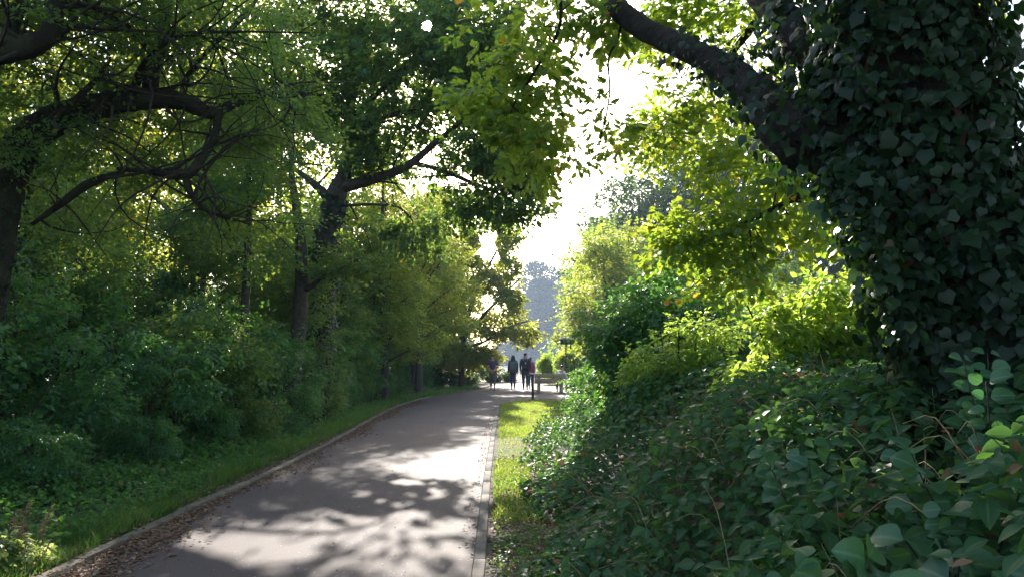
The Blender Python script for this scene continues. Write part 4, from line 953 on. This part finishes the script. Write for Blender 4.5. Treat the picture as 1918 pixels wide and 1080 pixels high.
def broad_clump(label, x, y, h, n, size, spread_):
    t = thing('broad_leaved_sapling', label, 'sapling', (x, y, float(H(np.array(x), np.array(y)))))
    L = np.array(t.location); sb = MB(); lb = MB(); P0, Y0, Z0 = [], [], []
    for k in range(n):
        a = rng.uniform(0, 2 * PI); q = rng.uniform(.2, 1) * spread_; top = np.array([q * math.cos(a), q * math.sin(a), h * rng.uniform(.72, 1.06)])
        line = smooth_line([(0.03 * math.cos(a), .03 * math.sin(a), -.05), top * np.array([.35, .35, .6]), top], 6)
        sb.tube(line, np.linspace(.006, .002, len(line)), 5)
        for j in range(5, len(line)):
            for s in (-1, 1):
                d = line[j] - line[j - 1]; d /= np.linalg.norm(d); lat = np.cross(d, [0, 0, 1.]) * s; lat /= np.linalg.norm(lat) + 1e-6
                P0.append(line[j] + lat * .012); Y0.append(lat + d * .6 + rng.normal(0, .25, 3) - np.array([0, 0, .25])); Z0.append(np.array([0, -.8, .8]) + rng.normal(0, .35, 3))
    sb.build('stems', M['twig'], t, True)
    V = put_leaves('round', np.array(P0), np.array(Y0), np.array(Z0), size * rng.uniform(.6, 1.15, len(P0))); F = LEAF['round'][1]; nv = len(LEAF['round'][0]); vein(lb, 'round', len(P0))
    lb.add(V.reshape(-1, 3), (F[None] + (np.arange(len(P0)) * nv)[:, None, None]).reshape(-1, 4))
    lb.build('leaves', M['broad'], t, True)
for i, (x, y, h, n, sz, sp, lab) in enumerate((
    (1.02, 1.95, .80, 20, .10, .34, 'sapling with big round leaves in the bottom right corner'),
    (1.45, 2.5, .86, 20, .09, .36, 'round leaved sapling just behind the one in the bottom right corner'),
    (.72, 2.25, .70, 17, .095, .30, 'round leaved sapling at the bottom edge, left of the corner one'),
    (1.9, 3.1, .98, 16, .075, .30, 'round leaved sapling, rising against the foot of the ivy trunk'),
    (1.25, 3.3, .86, 15, .08, .36, 'round leaved sapling in the middle of the right undergrowth'),
    (.62, 3.1, .55, 12, .075, .30, 'small round leaved sapling on the left side of the undergrowth'),
    (2.2, 2.9, .70, 14, .075, .34, 'round leaved sapling at the right edge below the ivy trunk'))):
    broad_clump(lab, x, y, h, n, sz, sp)

# ------------------------------------------------------------------ grass, weeds, dead leaves
def grass(mb, x, y, h, w, lean=.35):
    n = len(x); z = H(x, y); a = rng.uniform(0, 2 * PI, n); h = h * rng.uniform(.5, 1.25, n); w = w * rng.uniform(.7, 1.2, n)
    lx, ly = rng.normal(0, lean, n) * h, rng.normal(0, lean, n) * h
    b = np.stack([x, y, z - .01], 1); s = np.stack([np.cos(a), np.sin(a), 0 * a], 1) * w[:, None] / 2
    m = b + np.stack([lx * .3, ly * .3, h * .6], 1); t = b + np.stack([lx, ly, h], 1)
    V = np.stack([b - s, b + s, m + s * .8, m - s * .8, t], 1)
    i = np.arange(n)[:, None] * 5
    mb.add(V.reshape(-1, 3), i + np.array([[0, 1, 2, 3]]), i + np.array([[3, 2, 4]]))
mb = MB()
for n, y0, y1, h, w, wd in ((7000, 4.3, 10, .15, .007, .5), (11000, 9, 20, .17, .010, .75), (9000, 18, 40, .18, .018, .9)):
    y = rng.uniform(y0, y1, n); x = left_edge(y) - .12 - rng.uniform(0, 1, n) ** 1.3 * wd
    grass(mb, x, y, h * (1 + .5 * wob(x * 2, y * 2)), w)
o = mb.build('verge_grass', M['grass']); tag(o, 'bright green grass verge along the left path edge', 'grass', kind='stuff')
mb = MB()
for n, y0, y1, h, w in ((9000, 10.5, 18, .06, .008), (20000, 15, 28.3, .07, .014)):
    y = rng.uniform(y0, y1, n); x = rng.uniform(-.5, 2.6, n)
    ok = (x > right_edge(y) + .15) & (x < np.interp(y, [10, 17, 24, 29], [.25, .75, 1.9, 2.6]) + .3) & ~in_path(x, y)
    grass(mb, x[ok], y[ok], h, w, .6)
y = rng.uniform(7.2, 11.5, 2600); x = right_edge(y) + .14 + rng.uniform(0, .45, 2600); grass(mb, x, y, .10, .006, .5)
o = mb.build('lawn_grass', M['lawn']); tag(o, 'sunlit lawn between the path and the right thicket', 'grass', kind='stuff')
y = rng.uniform(53, 300, 10)
mb = MB()
for n, y0, y1, sz, wd in ((6500, 4.2, 9, .055, 1.6), (7000, 8, 16, .065, 1.4), (2200, 16, 36, .08, 1.6)):
    y = rng.uniform(y0, y1, n); x = left_edge(y) - .3 - rng.uniform(0, 1, n) * wd
    z = H(x, y) + rng.uniform(.04, .30, n) * (.6 + .6 * sst(.2, 1.2, left_edge(y) - x))
    place_leaf_layer(mb, 'ovate' if y0 < 10 else 'oval', x, y, z, sz, .45)
n = 6000; y = rng.uniform(4.5, 36, n); x = left_edge(y) - 1.4 - rng.uniform(0, 5, n)
place_leaf_layer(mb, 'oval', x, y, H(x, y) + rng.uniform(.03, .3, n), .08, .5)
o = mb.build('verge_weeds', M['weed']); tag(o, 'low green weeds between the grass verge and the left thicket', 'weeds', kind='stuff')
mb = MB()
for n, y0, y1 in ((1500, 3.8, 6.6), (1300, 6.2, 11.5)):
    y = rng.uniform(y0, y1, n); x = right_edge(y) + .16 + rng.uniform(0, .75, n) ** 1.1
    place_leaf_layer(mb, 'ovate', x, y, H(x, y) + rng.uniform(.02, .15, n) * (.4 + x - right_edge(y)), .036, .5)
o = mb.build('edge_weeds', M['weed']); tag(o, 'sparse low weeds among dead leaves beside the right kerb', 'weeds', kind='stuff')

mb = MB()
def litter(x, y, z, size):
    n = len(x); p = np.stack([x, y, z], 1); a = rng.uniform(0, 2 * PI, n)
    Y = np.stack([np.cos(a), np.sin(a), rng.normal(0, .18, n)], 1); Z = np.stack([rng.normal(0, .3, n), rng.normal(0, .3, n), np.ones(n)], 1)
    V = put_leaves('oval', p, Y, Z, size * rng.uniform(.5, 1.3, n)); F = LEAF['oval'][1]
    mb.add(V.reshape(-1, 3), (F[None] + (np.arange(n) * 6)[:, None, None]).reshape(-1, 4))
n = 12000; y = 4 + 24 * rng.uniform(0, 1, n) ** 1.5; x = left_edge(y) + .02 + np.abs(rng.normal(0, .16, n)) * (1 + .4 * np.sin(y * 1.3)); litter(x, y, .022 + rng.uniform(0, .022, n) * np.exp(-(x - left_edge(y)) * 4), .04)
n = 1500; y = 4 + 20 * rng.uniform(0, 1, n) ** 1.5; x = left_edge(y) - rng.uniform(-.05, .4, n); litter(x, y, H(x, y) + .07, .04)
n = 520; y = 4.5 + 21 * rng.uniform(0, 1, n) ** 1.4; x = rng.uniform(-3.1, -.4, n); litter(x, y, np.full(n, .024), .022)
n = 7000; y = rng.uniform(3.5, 12, n); x = right_edge(y) + .13 + rng.uniform(0, 1.1, n); litter(x, y, H(x, y) + rng.uniform(.01, .035, n), .042)
n = 5000; y = rng.uniform(1.8, 12, n); x = rng.uniform(.2, 4, n); litter(x, y, H(x, y) + rng.uniform(.01, .06, n), .06)
n = 700; y = rng.uniform(1.9, 8, n); x = rng.uniform(.3, 3, n); ok = x > xb(y) + .1; x, y = x[ok], y[ok]; litter(x, y, utop(x, y) - rng.uniform(.0, .25, len(x)), .05)
n = 500; y = rng.uniform(6, 26, n); x = right_edge(y) - rng.uniform(0, .12, n); litter(x, y, np.full(n, .03), .03)
o = mb.build('leaf_litter', M['litter']); tag(o, 'brown fallen leaves gathered along both path edges', 'dead leaves', kind='stuff')

# sunlit weeds and dry dock at the bottom left
t = thing('weed_clump', 'sunlit pale green weed clump in the bottom left corner', 'weeds', grd(-3.62, 5.45))
make_tree(t, [[(*grd(-3.62 + .1 * k - .3, 5.45 + .12 * (k % 3 - 1)), .006), (-3.6 + .13 * k - .4, 5.45, .16, .004), (-3.6 + .16 * k - .5, 5.4, .28, .002)] for k in range(7)],
          [(-3.7, 5.4, .16, .36, .40, .13), (-3.42, 5.55, .14, .22, .3, .11), (-3.95, 5.5, .2, .25, .3, .15)], 'ovate', M['pale'], M['dry_stem'], ncl=90, spl=5, n=10, L=.12, size=.045, twig=.002, trunk_name='stem', limb_name='stem', split_limbs=True, crown_name='leaves', trunk_k=5, droop=0)
t = thing('dried_dock', 'dried brown dock stalks above the pale weeds at bottom left', 'plant', grd(-3.55, 5.75))
sb, hb = MB(), MB(); dl = np.array(t.location)
for (a, b_, h) in ((0, 0, .43), (.1, .05, .38), (-.12, .1, .30), (.04, -.12, .27), (-.25, .0, .42)):
    ln = smooth_line([(a * .3, b_, -.03), (a, b_, h * .5), (a * 1.3 + .02, b_, h)], 5); sb.tube(ln, np.linspace(.005, .002, len(ln)), 5)
    for j in range(4, len(ln)):
        for s in range(3):
            d = np.array([rng.normal(0, 1), rng.normal(0, .6), .8]) * .05; sb.tube([ln[j], ln[j] + d], [.002, .001], 3, False)
            m_ = 9; p = ln[j] + d * rng.uniform(.2, 1, (m_, 1)) + rng.normal(0, .006, (m_, 3))
            V = put_leaves('oval', p, rng.normal(0, 1, (m_, 3)), rng.normal(0, 1, (m_, 3)), np.full(m_, .013)); hb.add(V.reshape(-1, 3), (LEAF['oval'][1][None] + (np.arange(m_) * 6)[:, None, None]).reshape(-1, 4))
sb.build('stalks', M['dry_stem'], t, True); hb.build('seed_heads', flat('rust_seed', (.26, .12, .07)), t)

# ------------------------------------------------------------------ air, light, camera
def haze_box():
    m, nt, N, L = newmat('haze')
    v = N('ShaderNodeVolumePrincipled'); v.inputs['Color'].default_value = (.66, .80, 1, 1); v.inputs['Density'].default_value = HAZE; v.inputs['Anisotropy'].default_value = .15
    o = N('ShaderNodeOutputMaterial'); L(v.outputs[0], o.inputs['Volume'])
    mb = MB(); mb.box(-420, 420, -30, 720, -3.7, 75); o = mb.build('haze', m); o['kind'] = 'stuff'; o['label'] = 'thin blue haze hanging in the air over the lake'; o['category'] = 'haze'
HAZE = .00055
haze_box()

w = bpy.data.worlds.new('World'); SC.world = w; w.use_nodes = True
nt = w.node_tree; nt.nodes.clear(); N, L = nt.nodes.new, nt.links.new
sky = N('ShaderNodeTexSky'); sky.sky_type = 'NISHITA'; sky.sun_disc = False; sky.sun_elevation = SUN_EL; sky.sun_rotation = SUN_AZ
sky.air_density = 1.0; sky.dust_density = 1.6
bg = N('ShaderNodeBackground'); bg.inputs['Strength'].default_value = .15; L(sky.outputs[0], bg.inputs['Color'])
tc = N('ShaderNodeTexCoord'); dt = N('ShaderNodeVectorMath'); dt.operation = 'DOT_PRODUCT'; L(tc.outputs['Generated'], dt.inputs[0]); dt.inputs[1].default_value = tuple(SUN)
mr = N('ShaderNodeMapRange'); mr.interpolation_type = 'SMOOTHSTEP'; mr.inputs[1].default_value = math.cos(math.radians(.85)); mr.inputs[2].default_value = math.cos(math.radians(.35)); L(dt.outputs['Value'], mr.inputs[0])
au = N('ShaderNodeMath'); au.operation = 'POWER'; au.use_clamp = True; L(dt.outputs['Value'], au.inputs[0]); au.inputs[1].default_value = 2600
am = N('ShaderNodeMath'); am.operation = 'MULTIPLY'; L(au.outputs[0], am.inputs[0]); am.inputs[1].default_value = 5.0
ml = N('ShaderNodeMath'); ml.operation = 'MULTIPLY_ADD'; L(am.outputs[0], ml.inputs[2]); ml.inputs[1].default_value = 60; L(mr.outputs[0], ml.inputs[0])
b2 = N('ShaderNodeBackground'); b2.inputs['Color'].default_value = (1, .93, .85, 1); L(ml.outputs[0], b2.inputs['Strength'])
ad = N('ShaderNodeAddShader'); L(bg.outputs[0], ad.inputs[0]); L(b2.outputs[0], ad.inputs[1])
ow = N('ShaderNodeOutputWorld'); L(ad.outputs[0], ow.inputs['Surface'])

sl = bpy.data.lights.new('sun', 'SUN'); sl.energy = 4.8; sl.angle = math.radians(.53); sl.color = (1, .94, .85)
so = bpy.data.objects.new('sun', sl); COL.objects.link(so); so.rotation_euler = Vector(tuple(SUN)).to_track_quat('Z', 'Y').to_euler(); so.location = (-4, 30, 40)

cd = bpy.data.cameras.new('camera'); cd.sensor_width = 36; cd.lens = 36 * FPX / 1918; cd.clip_end = 5000; cd.clip_start = .05
co = bpy.data.objects.new('camera', cd); COL.objects.link(co); co.location = (0, 0, CAMZ); co.rotation_euler = (PI / 2 + PITCH, 0, 0)
SC.camera = co
SC.view_settings.view_transform = 'Standard'; SC.view_settings.look = 'None'; SC.view_settings.exposure = 1.72; SC.view_settings.gamma = 1
SC.render.engine = 'CYCLES'; c = SC.cycles
c.use_denoising = True; c.denoising_prefilter = 'NONE'; c.denoiser = 'OPENIMAGEDENOISE'; c.max_bounces = 8; c.diffuse_bounces = 4; c.glossy_bounces = 2; c.transmission_bounces = 4; c.volume_bounces = 1; c.transparent_max_bounces = 4
c.caustics_reflective = False; c.caustics_refractive = False; c.sample_clamp_indirect = 6
